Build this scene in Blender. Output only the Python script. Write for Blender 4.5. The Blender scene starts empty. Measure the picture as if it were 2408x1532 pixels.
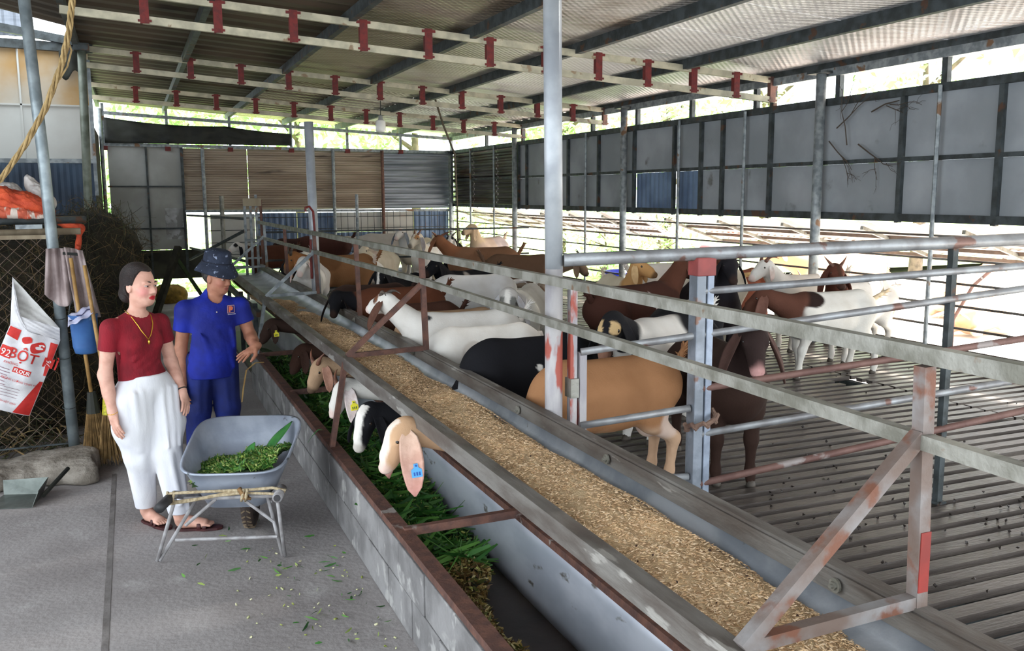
import bpy, math, random
import numpy as np
import openvdb
from mathutils import Vector, Matrix
SC = bpy.context.scene
COL = SC.collection
RND = random.Random(7)
NR = np.random.RandomState(7)
# ------------------------------------------------------------------ camera, sky, sun, exposure
def setup_view():
    cam = bpy.data.cameras.new('camera'); ob = bpy.data.objects.new('camera', cam); COL.objects.link(ob)
    cam.sensor_width = 36.0; cam.lens = 2142.0 * 36.0 / 2408.0; cam.clip_end = 300
    yaw, pitch, roll = map(math.radians, (22.55, 8.25, 0.27))
    f = Vector((math.sin(yaw) * math.cos(pitch), math.cos(yaw) * math.cos(pitch), -math.sin(pitch)))
    r = Vector((math.cos(yaw), -math.sin(yaw), 0)); d = f.cross(r)
    r2 = r * math.cos(roll) + d * math.sin(roll); d2 = d * math.cos(roll) - r * math.sin(roll)
    m = Matrix(((r2.x, -d2.x, -f.x, 0), (r2.y, -d2.y, -f.y, 0), (r2.z, -d2.z, -f.z, 2.0), (0, 0, 0, 1)))
    ob.matrix_world = m; SC.camera = ob
    w = bpy.data.worlds.new('sky'); SC.world = w; w.use_nodes = True
    bg = w.node_tree.nodes['Background']; bg.inputs[0].default_value = (0.86, 0.94, 1.0, 1); bg.inputs[1].default_value = 3.5
    sun = bpy.data.lights.new('sun', 'SUN'); sun.energy = 24.0; sun.angle = math.radians(4); sun.color = (1, .97, .9)
    so = bpy.data.objects.new('sun', sun); COL.objects.link(so)
    so.rotation_euler = Vector((-0.55, -0.15, -1.0)).to_track_quat('-Z', 'Y').to_euler(); so.location = (20, 10, 20)
    SC.view_settings.view_transform = 'Standard'; SC.view_settings.look = 'None'
    SC.view_settings.gamma = 1.0; SC.view_settings.use_curve_mapping = False
    SC.view_settings.exposure = 0.38
    SC.cycles.max_bounces = 8; SC.cycles.diffuse_bounces = 5; SC.cycles.glossy_bounces = 3
    SC.cycles.use_denoising = True; SC.cycles.caustics_reflective = False; SC.cycles.caustics_refractive = False
    SC.cycles.sample_clamp_indirect = 8.0
setup_view()
# ------------------------------------------------------------------ materials
def lin(c):
    return tuple((x / 255 / 12.92) if x / 255 <= 0.04045 else ((x / 255 + 0.055) / 1.055) ** 2.4 for x in c[:3]) + (1.0,)
MATS = {}
def mat(name, c1, c2=None, scale=6.0, rough=0.65, metal=0.0, bump=0.0, bscale=None, c3=None, s3=2.0, t3=0.6, w3=0.05,
        stretch=(1, 1, 1), attr=None, trans=0.0, coat=0.0, spec=0.4, contrast=(0.35, 0.65), zband=None, emit=None):
    if name in MATS: return MATS[name]
    m = bpy.data.materials.new(name); m.use_nodes = True; nt = m.node_tree; N = nt.nodes; L = nt.links
    b = N['Principled BSDF']; b.inputs['Roughness'].default_value = rough; b.inputs['Metallic'].default_value = metal
    b.inputs['Specular IOR Level'].default_value = spec
    if coat: b.inputs['Coat Weight'].default_value = coat
    tc = N.new('ShaderNodeTexCoord'); mp = N.new('ShaderNodeMapping'); mp.inputs['Scale'].default_value = stretch
    L.new(tc.outputs['Object'], mp.inputs['Vector'])
    def noise(s, det=5):
        n = N.new('ShaderNodeTexNoise'); n.inputs['Scale'].default_value = s; n.inputs['Detail'].default_value = det
        L.new(mp.outputs[0], n.inputs['Vector']); return n
    def ramp(fac, lo, hi):
        r = N.new('ShaderNodeMapRange'); r.inputs[1].default_value = lo; r.inputs[2].default_value = hi; r.interpolation_type = 'SMOOTHSTEP'
        L.new(fac, r.inputs[0]); return r.outputs[0]
    def mix(fac, a, bb, mode='MIX'):
        x = N.new('ShaderNodeMix'); x.data_type = 'RGBA'; x.blend_type = mode
        if isinstance(fac, float): x.inputs[0].default_value = fac
        else: L.new(fac, x.inputs[0])
        for i, v in ((6, a), (7, bb)):
            if isinstance(v, tuple): x.inputs[i].default_value = v
            else: L.new(v, x.inputs[i])
        return x.outputs[2]
    if attr:
        at = N.new('ShaderNodeAttribute'); at.attribute_name = attr; col = at.outputs['Color']
        if c2: 
            n = noise(scale); col = mix(ramp(n.outputs[0], *contrast), col, mix(0.45, col, lin(c2), 'MULTIPLY'))
    else:
        col = lin(c1)
        if c2: col = mix(ramp(noise(scale).outputs[0], *contrast), col, lin(c2))
    if c3:
        col = mix(ramp(noise(s3, 8).outputs[0], t3, t3 + w3), col, lin(c3))
    if zband:
        zc, zb0, zb1 = zband
        sp = N.new('ShaderNodeSeparateXYZ'); L.new(tc.outputs['Object'], sp.inputs[0])
        a = N.new('ShaderNodeMath'); a.operation = 'GREATER_THAN'; a.inputs[1].default_value = zb0; L.new(sp.outputs[2], a.inputs[0])
        bq = N.new('ShaderNodeMath'); bq.operation = 'LESS_THAN'; bq.inputs[1].default_value = zb1; L.new(sp.outputs[2], bq.inputs[0])
        pr = N.new('ShaderNodeMath'); pr.operation = 'MULTIPLY'; L.new(a.outputs[0], pr.inputs[0]); L.new(bq.outputs[0], pr.inputs[1])
        nz = ramp(noise(9, 6).outputs[0], .42, .5)
        p2 = N.new('ShaderNodeMath'); p2.operation = 'MULTIPLY'; L.new(pr.outputs[0], p2.inputs[0]); L.new(nz, p2.inputs[1])
        col = mix(p2.outputs[0], col, lin(zc))
    if isinstance(col, tuple): b.inputs['Base Color'].default_value = col
    else: L.new(col, b.inputs['Base Color'])
    if trans:
        b.inputs['Subsurface Weight'].default_value = 0.0
        tr = N.new('ShaderNodeBsdfTranslucent'); ms = N.new('ShaderNodeMixShader'); ms.inputs[0].default_value = trans
        if isinstance(col, tuple): tr.inputs[0].default_value = col
        else: L.new(col, tr.inputs[0])
        L.new(b.outputs[0], ms.inputs[1]); L.new(tr.outputs[0], ms.inputs[2]); L.new(ms.outputs[0], N['Material Output'].inputs[0])
    if emit:
        b.inputs['Emission Color'].default_value = lin(c1); b.inputs['Emission Strength'].default_value = emit
    if bump:
        bn = noise(bscale or scale * 4, 6); bp = N.new('ShaderNodeBump'); bp.inputs['Strength'].default_value = bump; bp.inputs['Distance'].default_value = 0.02
        L.new(bn.outputs[0], bp.inputs['Height']); L.new(bp.outputs[0], b.inputs['Normal'])
    MATS[name] = m
    return m
# ------------------------------------------------------------------ mesh building
class MB:
    def __init__(s): s.v = []; s.f = []
    def add(s, vs, fs):
        o = len(s.v); s.v += [tuple(map(float, p)) for p in vs]; s.f += [tuple(i + o for i in f) for f in fs]; return s
    def box(s, lo, hi):
        (a, b, c), (d, e, f) = lo, hi
        return s.add([(a, b, c), (d, b, c), (d, e, c), (a, e, c), (a, b, f), (d, b, f), (d, e, f), (a, e, f)],
                     [(0, 3, 2, 1), (4, 5, 6, 7), (0, 1, 5, 4), (1, 2, 6, 5), (2, 3, 7, 6), (3, 0, 4, 7)])
    def bar(s, p, q, w, h, up=(0, 0, 1)):
        p, q = Vector(p), Vector(q); d = (q - p).normalized(); u = Vector(up)
        if abs(d.dot(u)) > .98: u = Vector((0, 1, 0))
        x = d.cross(u).normalized() * (w / 2); z = x.cross(d).normalized() * (h / 2)
        vs = [p - x - z, p + x - z, p + x + z, p - x + z, q - x - z, q + x - z, q + x + z, q - x + z]
        return s.add(vs, [(0, 1, 2, 3), (7, 6, 5, 4), (0, 4, 5, 1), (1, 5, 6, 2), (2, 6, 7, 3), (3, 7, 4, 0)])
    def tube(s, pts, r, n=10, caps=True, flat=None):
        pts = [Vector(p) for p in pts]; rs = r if isinstance(r, (list, tuple)) else [r] * len(pts)
        vs, fs = [], []; t0 = (pts[1] - pts[0]).normalized()
        u = t0.cross(Vector((0, 0, 1)));
        if u.length < .1: u = t0.cross(Vector((0, 1, 0)))
        u.normalize()
        for i, p in enumerate(pts):
            t = (pts[min(i + 1, len(pts) - 1)] - pts[max(i - 1, 0)]).normalized()
            u = (u - t * u.dot(t)).normalized(); w = t.cross(u)
            fl = flat or 1.0
            for k in range(n):
                a = 2 * math.pi * k / n; vs.append(p + u * math.cos(a) * rs[i] + w * math.sin(a) * rs[i] * fl)
        for i in range(len(pts) - 1):
            for k in range(n):
                k2 = (k + 1) % n; fs.append((i * n + k, i * n + k2, (i + 1) * n + k2, (i + 1) * n + k))
        if caps: fs.append(tuple(range(n - 1, -1, -1))); fs.append(tuple((len(pts) - 1) * n + k for k in range(n)))
        return s.add(vs, fs)
    def rings(s, rings, caps=True):
        n = len(rings[0]); vs = [p for r in rings for p in r]; fs = []
        for i in range(len(rings) - 1):
            for k in range(n):
                k2 = (k + 1) % n; fs.append((i * n + k, i * n + k2, (i + 1) * n + k2, (i + 1) * n + k))
        if caps: fs.append(tuple(range(n - 1, -1, -1))); fs.append(tuple((len(rings) - 1) * n + k for k in range(n)))
        return s.add(vs, fs)
    def grid(s, fn, nu, nv):
        vs = [fn(i / (nu - 1), j / (nv - 1)) for i in range(nu) for j in range(nv)]
        return s.add(vs, [(i * nv + j, (i + 1) * nv + j, (i + 1) * nv + j + 1, i * nv + j + 1) for i in range(nu - 1) for j in range(nv - 1)])
    def sphere(s, c, r, n=10, m=7, sc=(1, 1, 1)):
        vs = [(c[0], c[1], c[2] + r * sc[2])]; 
        for i in range(1, m):
            t = math.pi * i / m
            vs += [(c[0] + r * sc[0] * math.sin(t) * math.cos(2 * math.pi * k / n), c[1] + r * sc[1] * math.sin(t) * math.sin(2 * math.pi * k / n), c[2] + r * sc[2] * math.cos(t)) for k in range(n)]
        vs.append((c[0], c[1], c[2] - r * sc[2])); fs = [(0, 1 + k, 1 + (k + 1) % n) for k in range(n)]
        for i in range(m - 2):
            for k in range(n):
                a = 1 + i * n; fs.append((a + k, a + n + k, a + n + (k + 1) % n, a + (k + 1) % n))
        e = len(vs) - 1; fs += [(e, 1 + (m - 2) * n + (k + 1) % n, 1 + (m - 2) * n + k) for k in range(n)]
        return s.add(vs, fs)
    def build(s, name, m, parent=None, smooth=False, solid=0.0, bevel=0.0, loc=None, **kw):
        me = bpy.data.meshes.new(name); vs = s.v
        if loc: vs = [(a - loc[0], b - loc[1], c - loc[2]) for a, b, c in vs]
        me.from_pydata(vs, [], s.f); 
        return finish(name, me, m, parent, smooth, solid, bevel, loc, **kw)
def finish(name, me, m, parent=None, smooth=False, solid=0.0, bevel=0.0, loc=None, **kw):
    if m:
        for x in (m if isinstance(m, (list, tuple)) else [m]): me.materials.append(x)
    if smooth: me.shade_smooth()
    o = bpy.data.objects.new(name, me); COL.objects.link(o)
    if loc: o.location = loc
    if parent: 
        o.parent = parent
        if kw.pop('world', True): o.matrix_parent_inverse = world_mat(parent).inverted()
    if solid:
        md = o.modifiers.new('thick', 'SOLIDIFY'); md.thickness = solid; md.offset = 0
    if bevel:
        md = o.modifiers.new('bevel', 'BEVEL'); md.width = bevel; md.segments = 2; md.limit_method = 'ANGLE'
    tag(o, **{k: v for k, v in kw.items() if k != 'world'})
    return o
def world_mat(o):
    return (world_mat(o.parent) @ o.matrix_parent_inverse @ o.matrix_basis) if o.parent else o.matrix_basis.copy()
def tag(o, label=None, cat=None, group=None, kind=None):
    if label: o['label'] = label
    if cat: o['category'] = cat
    if group: o['group'] = group
    if kind: o['kind'] = kind
    return o
def thing(name, label, cat, loc=(0, 0, 0), rz=0.0, group=None, kind=None):
    o = bpy.data.objects.new(name, None); COL.objects.link(o); o.empty_display_size = .1
    o.location = loc; o.rotation_euler = (0, 0, rz); return tag(o, label, cat, group, kind)
def np_mesh(name, V, F):
    """V (n,3) float, F (m,k) int -> mesh (fast)"""
    me = bpy.data.meshes.new(name); V = np.asarray(V, np.float32); F = np.asarray(F, np.int32); k = F.shape[1]
    me.vertices.add(len(V)); me.vertices.foreach_set('co', V.ravel()); me.loops.add(F.size); me.loops.foreach_set('vertex_index', F.ravel())
    me.polygons.add(len(F)); me.polygons.foreach_set('loop_start', np.arange(0, F.size, k, dtype=np.int32)); me.polygons.foreach_set('loop_total', np.full(len(F), k, np.int32))
    me.update(calc_edges=True); me.validate(); return me
def set_col(me, C, name='Col'):
    a = me.color_attributes.new(name, 'FLOAT_COLOR', 'POINT'); C = np.asarray(C, np.float32)
    if C.shape[1] == 3: C = np.hstack([C, np.ones((len(C), 1), np.float32)])
    a.data.foreach_set('color', C.ravel())
def scatter(name, base_v, base_f, pos, rot, scl, m, parent=None, cols=None, **kw):
    """one joined mesh of many small pieces: base (k,3), pos (n,3), rot (n,3,3), scl (n,3)"""
    bv = np.asarray(base_v, float); n = len(pos); k = len(bv)
    V = np.einsum('nij,nkj->nki', rot, bv[None] * scl[:, None, :]) + pos[:, None, :]
    F = (np.asarray(base_f)[None] + (np.arange(n) * k)[:, None, None]).reshape(-1, len(base_f[0]))
    me = np_mesh(name, V.reshape(-1, 3), F)
    if cols is not None: set_col(me, np.repeat(cols, k, axis=0))
    return finish(name, me, m, parent, **kw)
def rand_rot(n, rs, tilt=0.4):
    a = rs.uniform(0, 2 * np.pi, n); b = rs.normal(0, tilt, n); c = rs.uniform(0, 2 * np.pi, n)
    def Z(t): o = np.zeros_like(t); l = np.ones_like(t); return np.stack([np.stack([np.cos(t), -np.sin(t), o], -1), np.stack([np.sin(t), np.cos(t), o], -1), np.stack([o, o, l], -1)], -2)
    def X(t): o = np.zeros_like(t); l = np.ones_like(t); return np.stack([np.stack([l, o, o], -1), np.stack([o, np.cos(t), -np.sin(t)], -1), np.stack([o, np.sin(t), np.cos(t)], -1)], -2)
    def Yr(t): o = np.zeros_like(t); l = np.ones_like(t); return np.stack([np.stack([np.cos(t), o, np.sin(t)], -1), np.stack([o, l, o], -1), np.stack([-np.sin(t), o, np.cos(t)], -1)], -2)
    return Z(a) @ Yr(b) @ X(c)
def vnoise(x, y, seed=0):
    s = seed * 1.7
    return (np.sin(x * 1.3 + 2.1 * np.sin(y * .7 + s) + s) + np.sin(y * 1.7 + 1.6 * np.sin(x * .9 + s * 2) + 1.3 * s) + .6 * np.sin(x * 3.1 + y * 2.3 + s)) / 2.6
# ------------------------------------------------------------------ soft bodies grown from a distance field
class SDF:
    def __init__(s): s.p = []
    def cap(s, a, b, ra, rb=None, k=.03, sub=False): s.p.append(('c', np.array(a, float), np.array(b, float), ra, ra if rb is None else rb, k, sub)); return s
    def chain(s, pts, rs, k=.02):
        for i in range(len(pts) - 1): s.cap(pts[i], pts[i + 1], rs[i], rs[i + 1], k)
        return s
    def el(s, c, r, M=None, k=.03, sub=False): s.p.append(('e', np.array(c, float), np.array(r, float), np.eye(3) if M is None else np.array(M, float), None, k, sub)); return s
    def bounds(s, q):
        if q[0] == 'c':
            return np.minimum(q[1] - q[3], q[2] - q[4]), np.maximum(q[1] + q[3], q[2] + q[4])
        R = max(q[2]); ext = np.sqrt(((q[3].T * q[2]) ** 2).sum(1)); return q[1] - ext, q[1] + ext
    def mesh(s, h, clip=None):
        bs = [s.bounds(q) for q in s.p if not q[6]]; lo = np.min([b[0] for b in bs], 0) - 3 * h - .01; hi = np.max([b[1] for b in bs], 0) + 3 * h + .01
        n = np.ceil((hi - lo) / h).astype(int) + 1; D = np.full(n, .08, np.float32)
        ax = [lo[i] + h * np.arange(n[i]) for i in range(3)]
        for q in s.p:
            b0, b1 = s.bounds(q); mg = q[5] + 3 * h + .03
            i0 = np.clip(((b0 - mg - lo) / h).astype(int), 0, n - 1); i1 = np.clip(((b1 + mg - lo) / h).astype(int) + 2, 1, n)
            if (i1 <= i0).any(): continue
            sl = tuple(slice(i0[i], i1[i]) for i in range(3))
            X, Y, Z = ax[0][sl[0]][:, None, None], ax[1][sl[1]][None, :, None], ax[2][sl[2]][None, None, :]
            if q[0] == 'c':
                a, b = q[1], q[2]; d = b - a; l2 = max(d @ d, 1e-9); px, py, pz = X - a[0], Y - a[1], Z - a[2]
                t = np.clip((px * d[0] + py * d[1] + pz * d[2]) / l2, 0, 1)
                v = np.sqrt((px - t * d[0]) ** 2 + (py - t * d[1]) ** 2 + (pz - t * d[2]) ** 2) - (q[3] + (q[4] - q[3]) * t)
            else:
                px, py, pz = X - q[1][0], Y - q[1][1], Z - q[1][2]; M = q[3]; r = q[2]
                u = [(M[i][0] * px + M[i][1] * py + M[i][2] * pz) for i in range(3)]
                k0 = np.sqrt(sum((u[i] / r[i]) ** 2 for i in range(3))); k1 = np.sqrt(sum((u[i] / r[i] ** 2) ** 2 for i in range(3))) + 1e-9
                v = np.where(k0 < 1e-3, -min(r), k0 * (k0 - 1) / k1)
            A = D[sl]; k = q[5]
            if q[6]: v = -v; hh = np.maximum(k - np.abs(A - v), 0) / k; D[sl] = np.maximum(A, v) + hh * hh * k * .25
            else: hh = np.maximum(k - np.abs(A - v), 0) / k; D[sl] = np.minimum(A, v) - hh * hh * k * .25
        if clip is not None:
            X, Y, Z = ax[0][:, None, None], ax[1][None, :, None], ax[2][None, None, :]; D = np.maximum(D, clip(X, Y, Z).astype(np.float32))
        g = openvdb.FloatGrid(.08); g.copyFromArray(D); P, T, Q = g.convertToPolygons(0.0, 0.0)
        P = P.astype(np.float64) * h + lo
        return P, Q
def sdf_obj(name, P, Q, m, parent, cols=None, **kw):
    me = np_mesh(name, P, Q)
    if cols is not None: set_col(me, cols)
    me.shade_smooth()
    return finish(name, me, m, parent, **kw)
def frame(f, up=(0, 0, 1)):
    """rows: forward, left, up"""
    f = np.array(f, float); f /= np.linalg.norm(f); u = np.array(up, float); l = np.cross(u, f); l /= np.linalg.norm(l); u = np.cross(f, l); return np.array([f, l, u])
# ------------------------------------------------------------------ setting
XW, ZF, YB = 6.5, 0.466, 19.0
def roofz(x): return 3.20 + 0.073 * (6.5 - x)
steel = mat('galvanised_steel', (150, 156, 158), (112, 118, 122), 14, .5, .35, .15, c3=(120, 92, 70), s3=5, t3=.62)
steeldark = mat('dull_dark_steel', (74, 80, 82), (52, 56, 56), 9, .6, .3, .2, c3=(86, 62, 48), s3=6, t3=.6)
steelpale = mat('pale_old_galvanised_pipe', (146, 144, 136), (112, 110, 100), 10, .5, .3, .2, c3=(116, 94, 76), s3=9, t3=.64)
rust = mat('brown_primer_steel', (112, 78, 66), (86, 62, 56), 16, .65, .15, .25, c3=(150, 142, 136), s3=6, t3=.66)
rustdeep = mat('rusty_orange_steel', (108, 92, 84), (136, 134, 134), 6, .65, .2, .25, c3=(112, 74, 58), s3=10, t3=.53, w3=.12)
redprim = mat('red_oxide_paint', (112, 34, 30), (88, 30, 28), 20, .6, 0, .1)
conc = mat('worn_concrete', (164, 159, 158), (134, 128, 127), 1.3, .85, 0, .3, 30, c3=(172, 168, 167), s3=3.2, t3=.55, w3=.25, contrast=(.2, .8))
concrough = mat('rough_concrete', (158, 150, 140), (122, 114, 104), 7, .9, 0, .9, 22)
board = mat('fibre_board', (176, 178, 176), (150, 150, 146), 1.3, .8, 0, .05, c3=(120, 112, 100), s3=2.2, t3=.66, w3=.1)
boardw = mat('white_board', (205, 206, 202), (186, 184, 178), 1.1, .75, 0, .04, c3=(170, 140, 104), s3=1.2, t3=.64, w3=.14)
boardlog = mat('yellow_stained_board', (190, 186, 176), (176, 140, 88), .9, .75, 0, .04, c3=(150, 104, 54), s3=.8, t3=.6, w3=.15)
sheetbrown = mat('aged_brown_sheet', (158, 144, 128), (134, 118, 102), 2.4, .55, .2, .1, c3=(96, 84, 74), s3=3, t3=.62, w3=.1, stretch=(.3, 1, 2))
sheetgrey = mat('grey_zinc_sheet', (140, 146, 156), (108, 114, 124), 3, .42, .45, .1, stretch=(.3, 1, 3))
sheetrust = mat('dark_rusted_sheet', (86, 80, 82), (48, 40, 38), 2.2, .5, .35, .15, c3=(66, 44, 36), s3=3, t3=.52, w3=.1, stretch=(1, .4, 2))
sheetblue = mat('blue_grey_sheet', (112, 132, 160), (88, 106, 134), 3, .5, .25, .08)
woodpole = mat('weathered_bamboo', (150, 138, 116), (116, 102, 82), 9, .75, 0, .2, stretch=(1, 1, .2))
tarpblack = mat('black_tarp', (24, 26, 24), (40, 42, 36), 3, .7, 0, .5, 6)
def foil_mat(nm, a, b_, c_, th):
    m = mat(nm, a, b_, 1.1, .4, .3, 0, c3=c_, s3=.9, t3=th, w3=.2)
    nt = m.node_tree; N, L = nt.nodes, nt.links; b = N['Principled BSDF']
    tc = N.new('ShaderNodeTexCoord'); sp = N.new('ShaderNodeSeparateXYZ'); L.new(tc.outputs['Object'], sp.inputs[0])
    hs = []
    for i in (0, 1):
        a = N.new('ShaderNodeMath'); a.operation = 'MULTIPLY'; a.inputs[1].default_value = 2 * math.pi / .075; L.new(sp.outputs[i], a.inputs[0])
        c = N.new('ShaderNodeMath'); c.operation = 'SINE'; L.new(a.outputs[0], c.inputs[0]); hs.append(c)
    mu = N.new('ShaderNodeMath'); mu.operation = 'MULTIPLY'; L.new(hs[0].outputs[0], mu.inputs[0]); L.new(hs[1].outputs[0], mu.inputs[1])
    bp = N.new('ShaderNodeBump'); bp.inputs['Strength'].default_value = .9; bp.inputs['Distance'].default_value = .006
    L.new(mu.outputs[0], bp.inputs['Height']); L.new(bp.outputs[0], b.inputs['Normal']); return m
foil = foil_mat('embossed_foil', (230, 229, 230), (206, 203, 202), (158, 140, 122), .62); foilmid = foil_mat('stained_dim_foil', (202, 196, 190), (172, 162, 152), (136, 116, 96), .56); foildirtydim = foil_mat('brown_stained_dim_foil', (156, 142, 126), (124, 108, 92), (96, 80, 64), .5)  # tones step darker toward the store: brown stains plus dimming light painted in
oldroof = mat('old_brown_dim_roof_sheet', (88, 74, 60), (66, 55, 44), 1.2, .6, .1, .1, c3=(48, 40, 32), s3=2.0, t3=.55, w3=.2)  # aged dirty brown, darkened further for the weak light on this side
# --- floor of the passage
fl = MB(); n = 60
fl.grid(lambda u, v: (-4 + u * 5.7, -3 + v * 23, 0.0), 8, 20)
floor = fl.build('floor', conc, kind='structure')
seam = MB().box((-.235, 1.0, -.02), (-.205, 7.0, .0025)).build('seam', mat('damp_seam', (128, 123, 121), (104, 99, 97), 5, .8, 0, .3), floor)
# earth below the slats and outdoors
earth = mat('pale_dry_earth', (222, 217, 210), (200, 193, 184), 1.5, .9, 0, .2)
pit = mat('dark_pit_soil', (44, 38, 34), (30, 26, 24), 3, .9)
grass = mat('pale_grass', (150, 176, 104), (176, 190, 130), .8, .9, 0, .3)
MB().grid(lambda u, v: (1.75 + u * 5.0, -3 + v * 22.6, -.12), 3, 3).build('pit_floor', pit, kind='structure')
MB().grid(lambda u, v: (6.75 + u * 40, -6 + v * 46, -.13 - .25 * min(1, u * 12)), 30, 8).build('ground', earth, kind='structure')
MB().grid(lambda u, v: (-14 + u * 60, 19.8 + v * 40, -.14 + .9 * v), 8, 8).build('ground_grass', grass, kind='structure')
# --- slatted floor: every slat its own part, two runs meeting over a joist
slatm = mat('grey_slat', (94, 86, 81), (72, 65, 61), 3, .36, 0, .25, 26, c3=(66, 58, 52), s3=4, t3=.62, w3=.1, stretch=(.5, 3, 3))
slats = thing('slatted_floor', 'raised floor of long grey slats the goats stand on', None, kind='structure')
pitch = .1195
me_a = MB().box((0, 0, -.03), (3.78, .068, 0)).build('slat', slatm, slats, bevel=0)
me_b = MB().box((3.80, 0, -.03), (4.86, .068, 0)).build('slat', slatm, slats)
first = True
for i in range(149):
    y = .95 + i * pitch
    for src, k in ((me_a, 0), (me_b, 1)):
        o = src if i == 0 else src.copy()
        if i: COL.objects.link(o)
        dz = RND.uniform(-.003, .003); o.location = (1.72, y + RND.uniform(-.004, .004), ZF + dz)
        if k == 0 and 39 <= i <= 40: o.scale = (.93, 1, 1)
for x in (1.70, 2.9, 4.2, 5.5, 6.52):
    j = MB().bar((x, .9, ZF - (.085 if x > 2 else .058)), (x, 18.8, ZF - (.085 if x > 2 else .058)), .06 if x > 2 else .03, .1 if x > 2 else .035).build('joist', steeldark if x > 2 else rust, slats)
MB().bar((6.60, .9, ZF - .03), (6.60, 18.8, ZF - .03), .05, .12).build('edge_beam', mat('rotten_edge_beam', (96, 78, 64), (58, 46, 38), 5, .8, 0, .4), slats)
# --- roof
roof = thing('ceiling', 'sloping sheet roof lined with embossed foil', None, kind='structure')
def sheet(x0, x1, y0, y1, m, name='roof_sheet', zf=roofz, ribs=0):
    b = MB(); n = max(2, ribs * 4)
    prof = [(y0 + (y1 - y0) * i / n, (.022 if ribs and i % 4 in (1, 2) else 0)) for i in range(n + 1)]
    vs = [(x, y, zf(x) + .075 + h) for x in (x0, x1) for y, h in prof]; k = len(prof)
    b.add(vs, [(i, i + 1, k + i + 1, k + i) for i in range(k - 1)]); return b.build(name, m, roof, solid=.012)
y = -1.4
while y < 19.4:
    y1 = min(y + 1.05, 19.75)
    sheet(4.125, 7.15, y, y1 - .006, foil, ribs=0 if y < 13 else 3); sheet(3.035, 4.12, y, y1 - .006, foilmid, ribs=0 if y < 13 else 3); sheet(1.93, 3.03, y, y1 - .006, foildirtydim, ribs=0 if y < 13 else 3)
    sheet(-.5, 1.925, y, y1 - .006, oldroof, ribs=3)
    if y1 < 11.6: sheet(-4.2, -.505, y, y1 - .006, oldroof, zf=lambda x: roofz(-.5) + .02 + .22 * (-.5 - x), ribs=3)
    y = y1
for x in (-.46, .72, 1.90, 3.03, 4.12, 5.35, 6.50):
    z = roofz(x); MB().bar((x, -1.4, z + .02), (x, 19.55, z + .02), .06, .1).build('purlin', steeldark, roof)
# --- light lattice trusses across the shed
chordm = mat('pale_yellowish_chord', (190, 182, 158), (160, 154, 134), 8, .55, .15, .1, c3=(140, 120, 96), s3=7, t3=.64)
def truss(y, xs, zl, zr, gap, label, sw=.07):
    t = thing('roof_truss', label, 'truss', (3.0, y, 3.3))
    x0, x1 = -.42, 6.52
    zz = lambda x: zl + (zr - zl) * (x - x0) / (x1 - x0)
    MB().bar((x0, y, zz(x0)), (x1, y, zz(x1)), .04, .062).build('upper_chord', chordm, t)
    MB().bar((x0, y, zz(x0) - gap), (x1, y, zz(x1) - gap), .04, .062).build('lower_chord', chordm, t)
    for i, x in enumerate(xs):
        b = MB(); zt, zb = zz(x) + .035, zz(x) - gap - .03
        b.box((x - sw / 2, y - .027, zb), (x + sw / 2, y + .027, zt))
        b.box((x - sw * .9, y - .03, zt - .035), (x + sw * .9, y + .03, zt - .012)); b.box((x - sw * .75, y - .03, zb + .012), (x + sw * .75, y + .03, zb + .03))
        b.build('stub', rust if x > 6.4 else redprim, t)
truss(8.23, [.2, .77, 1.39, 2.0, 2.6, 3.2, 3.78, 4.35, 4.91, 5.46, 5.99, 6.46], 3.655, 3.19, .205, 'pale double-chord roof truss closest to the freestanding steel column')
truss(12.04, [.17, .78, 1.37, 1.95, 2.54, 3.13, 3.71, 4.27, 4.84, 5.40, 5.96, 6.48], 3.70, 3.195, .185, 'pale double-chord roof truss with the lamp hanging just behind it')
truss(15.1, [.18, .75, 1.33, 1.92, 2.51, 3.1, 3.68, 4.25, 4.83, 5.38, 5.95, 6.5], 3.62, 3.17, .18, 'pale double-chord roof truss nearest the corrugated end wall')
# --- end wall
wb = thing('wall_back', 'end wall of corrugated sheets and boards', None, (0, YB, 0), kind='structure')
def corr(x0, x1, z0, z1, m, nr, axis='x', parent=wb, y=YB, depth=.018, name='corrugated_panel'):
    n = nr * 4; prof = [(z0 + (z1 - z0) * i / n, depth * (0, 1, 1, 0)[i % 4]) for i in range(n + 1)]
    b = MB()
    if axis == 'x': vs = [(x, y - d, z) for x in (x0, x1) for z, d in prof]; 
    else: vs = [(y - d, x, z) for x in (x0, x1) for z, d in prof]
    k = n + 1; b.add(vs, [(i, i + 1, k + i + 1, k + i) for i in range(k - 1)]); return b.build(name, m, parent, solid=.004)
def vcorr(x0, x1, z0, z1, m, nr, parent=wb, y=YB, depth=.015, axis='x', name='corrugated_panel'):
    n = nr * 4; prof = [(x0 + (x1 - x0) * i / n, depth * (0, 1, 1, 0)[i % 4]) for i in range(n + 1)]; b = MB()
    vs = [((x, y - d, z) if axis == 'x' else (y - d, x, z)) for z in (z0, z1) for x, d in prof]; k = n + 1
    b.add(vs, [(i, k + i, k + i + 1, i + 1) for i in range(k - 1)]); return b.build(name, m, parent, solid=.004)
def panel(lo, hi, m, parent, name='panel'): return MB().box(lo, hi).build(name, m, parent)
zt, zb = 2.90, 1.70
for x0, x1, m, nr in ((1.0, 2.2, sheetbrown, 13), (2.21, 3.47, sheetbrown, 13), (3.48, 4.92, sheetbrown, 13), (4.94, 6.44, sheetgrey, 10)): corr(x0, x1, zb, zt, m, nr)
for x0, x1 in ((-.33, .335), (.35, .97)):
    for z0, z1 in ((.95, 2.16), (2.175, 2.92)): panel((x0, YB - .02, z0), (x1, YB, z1), board, wb)
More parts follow.
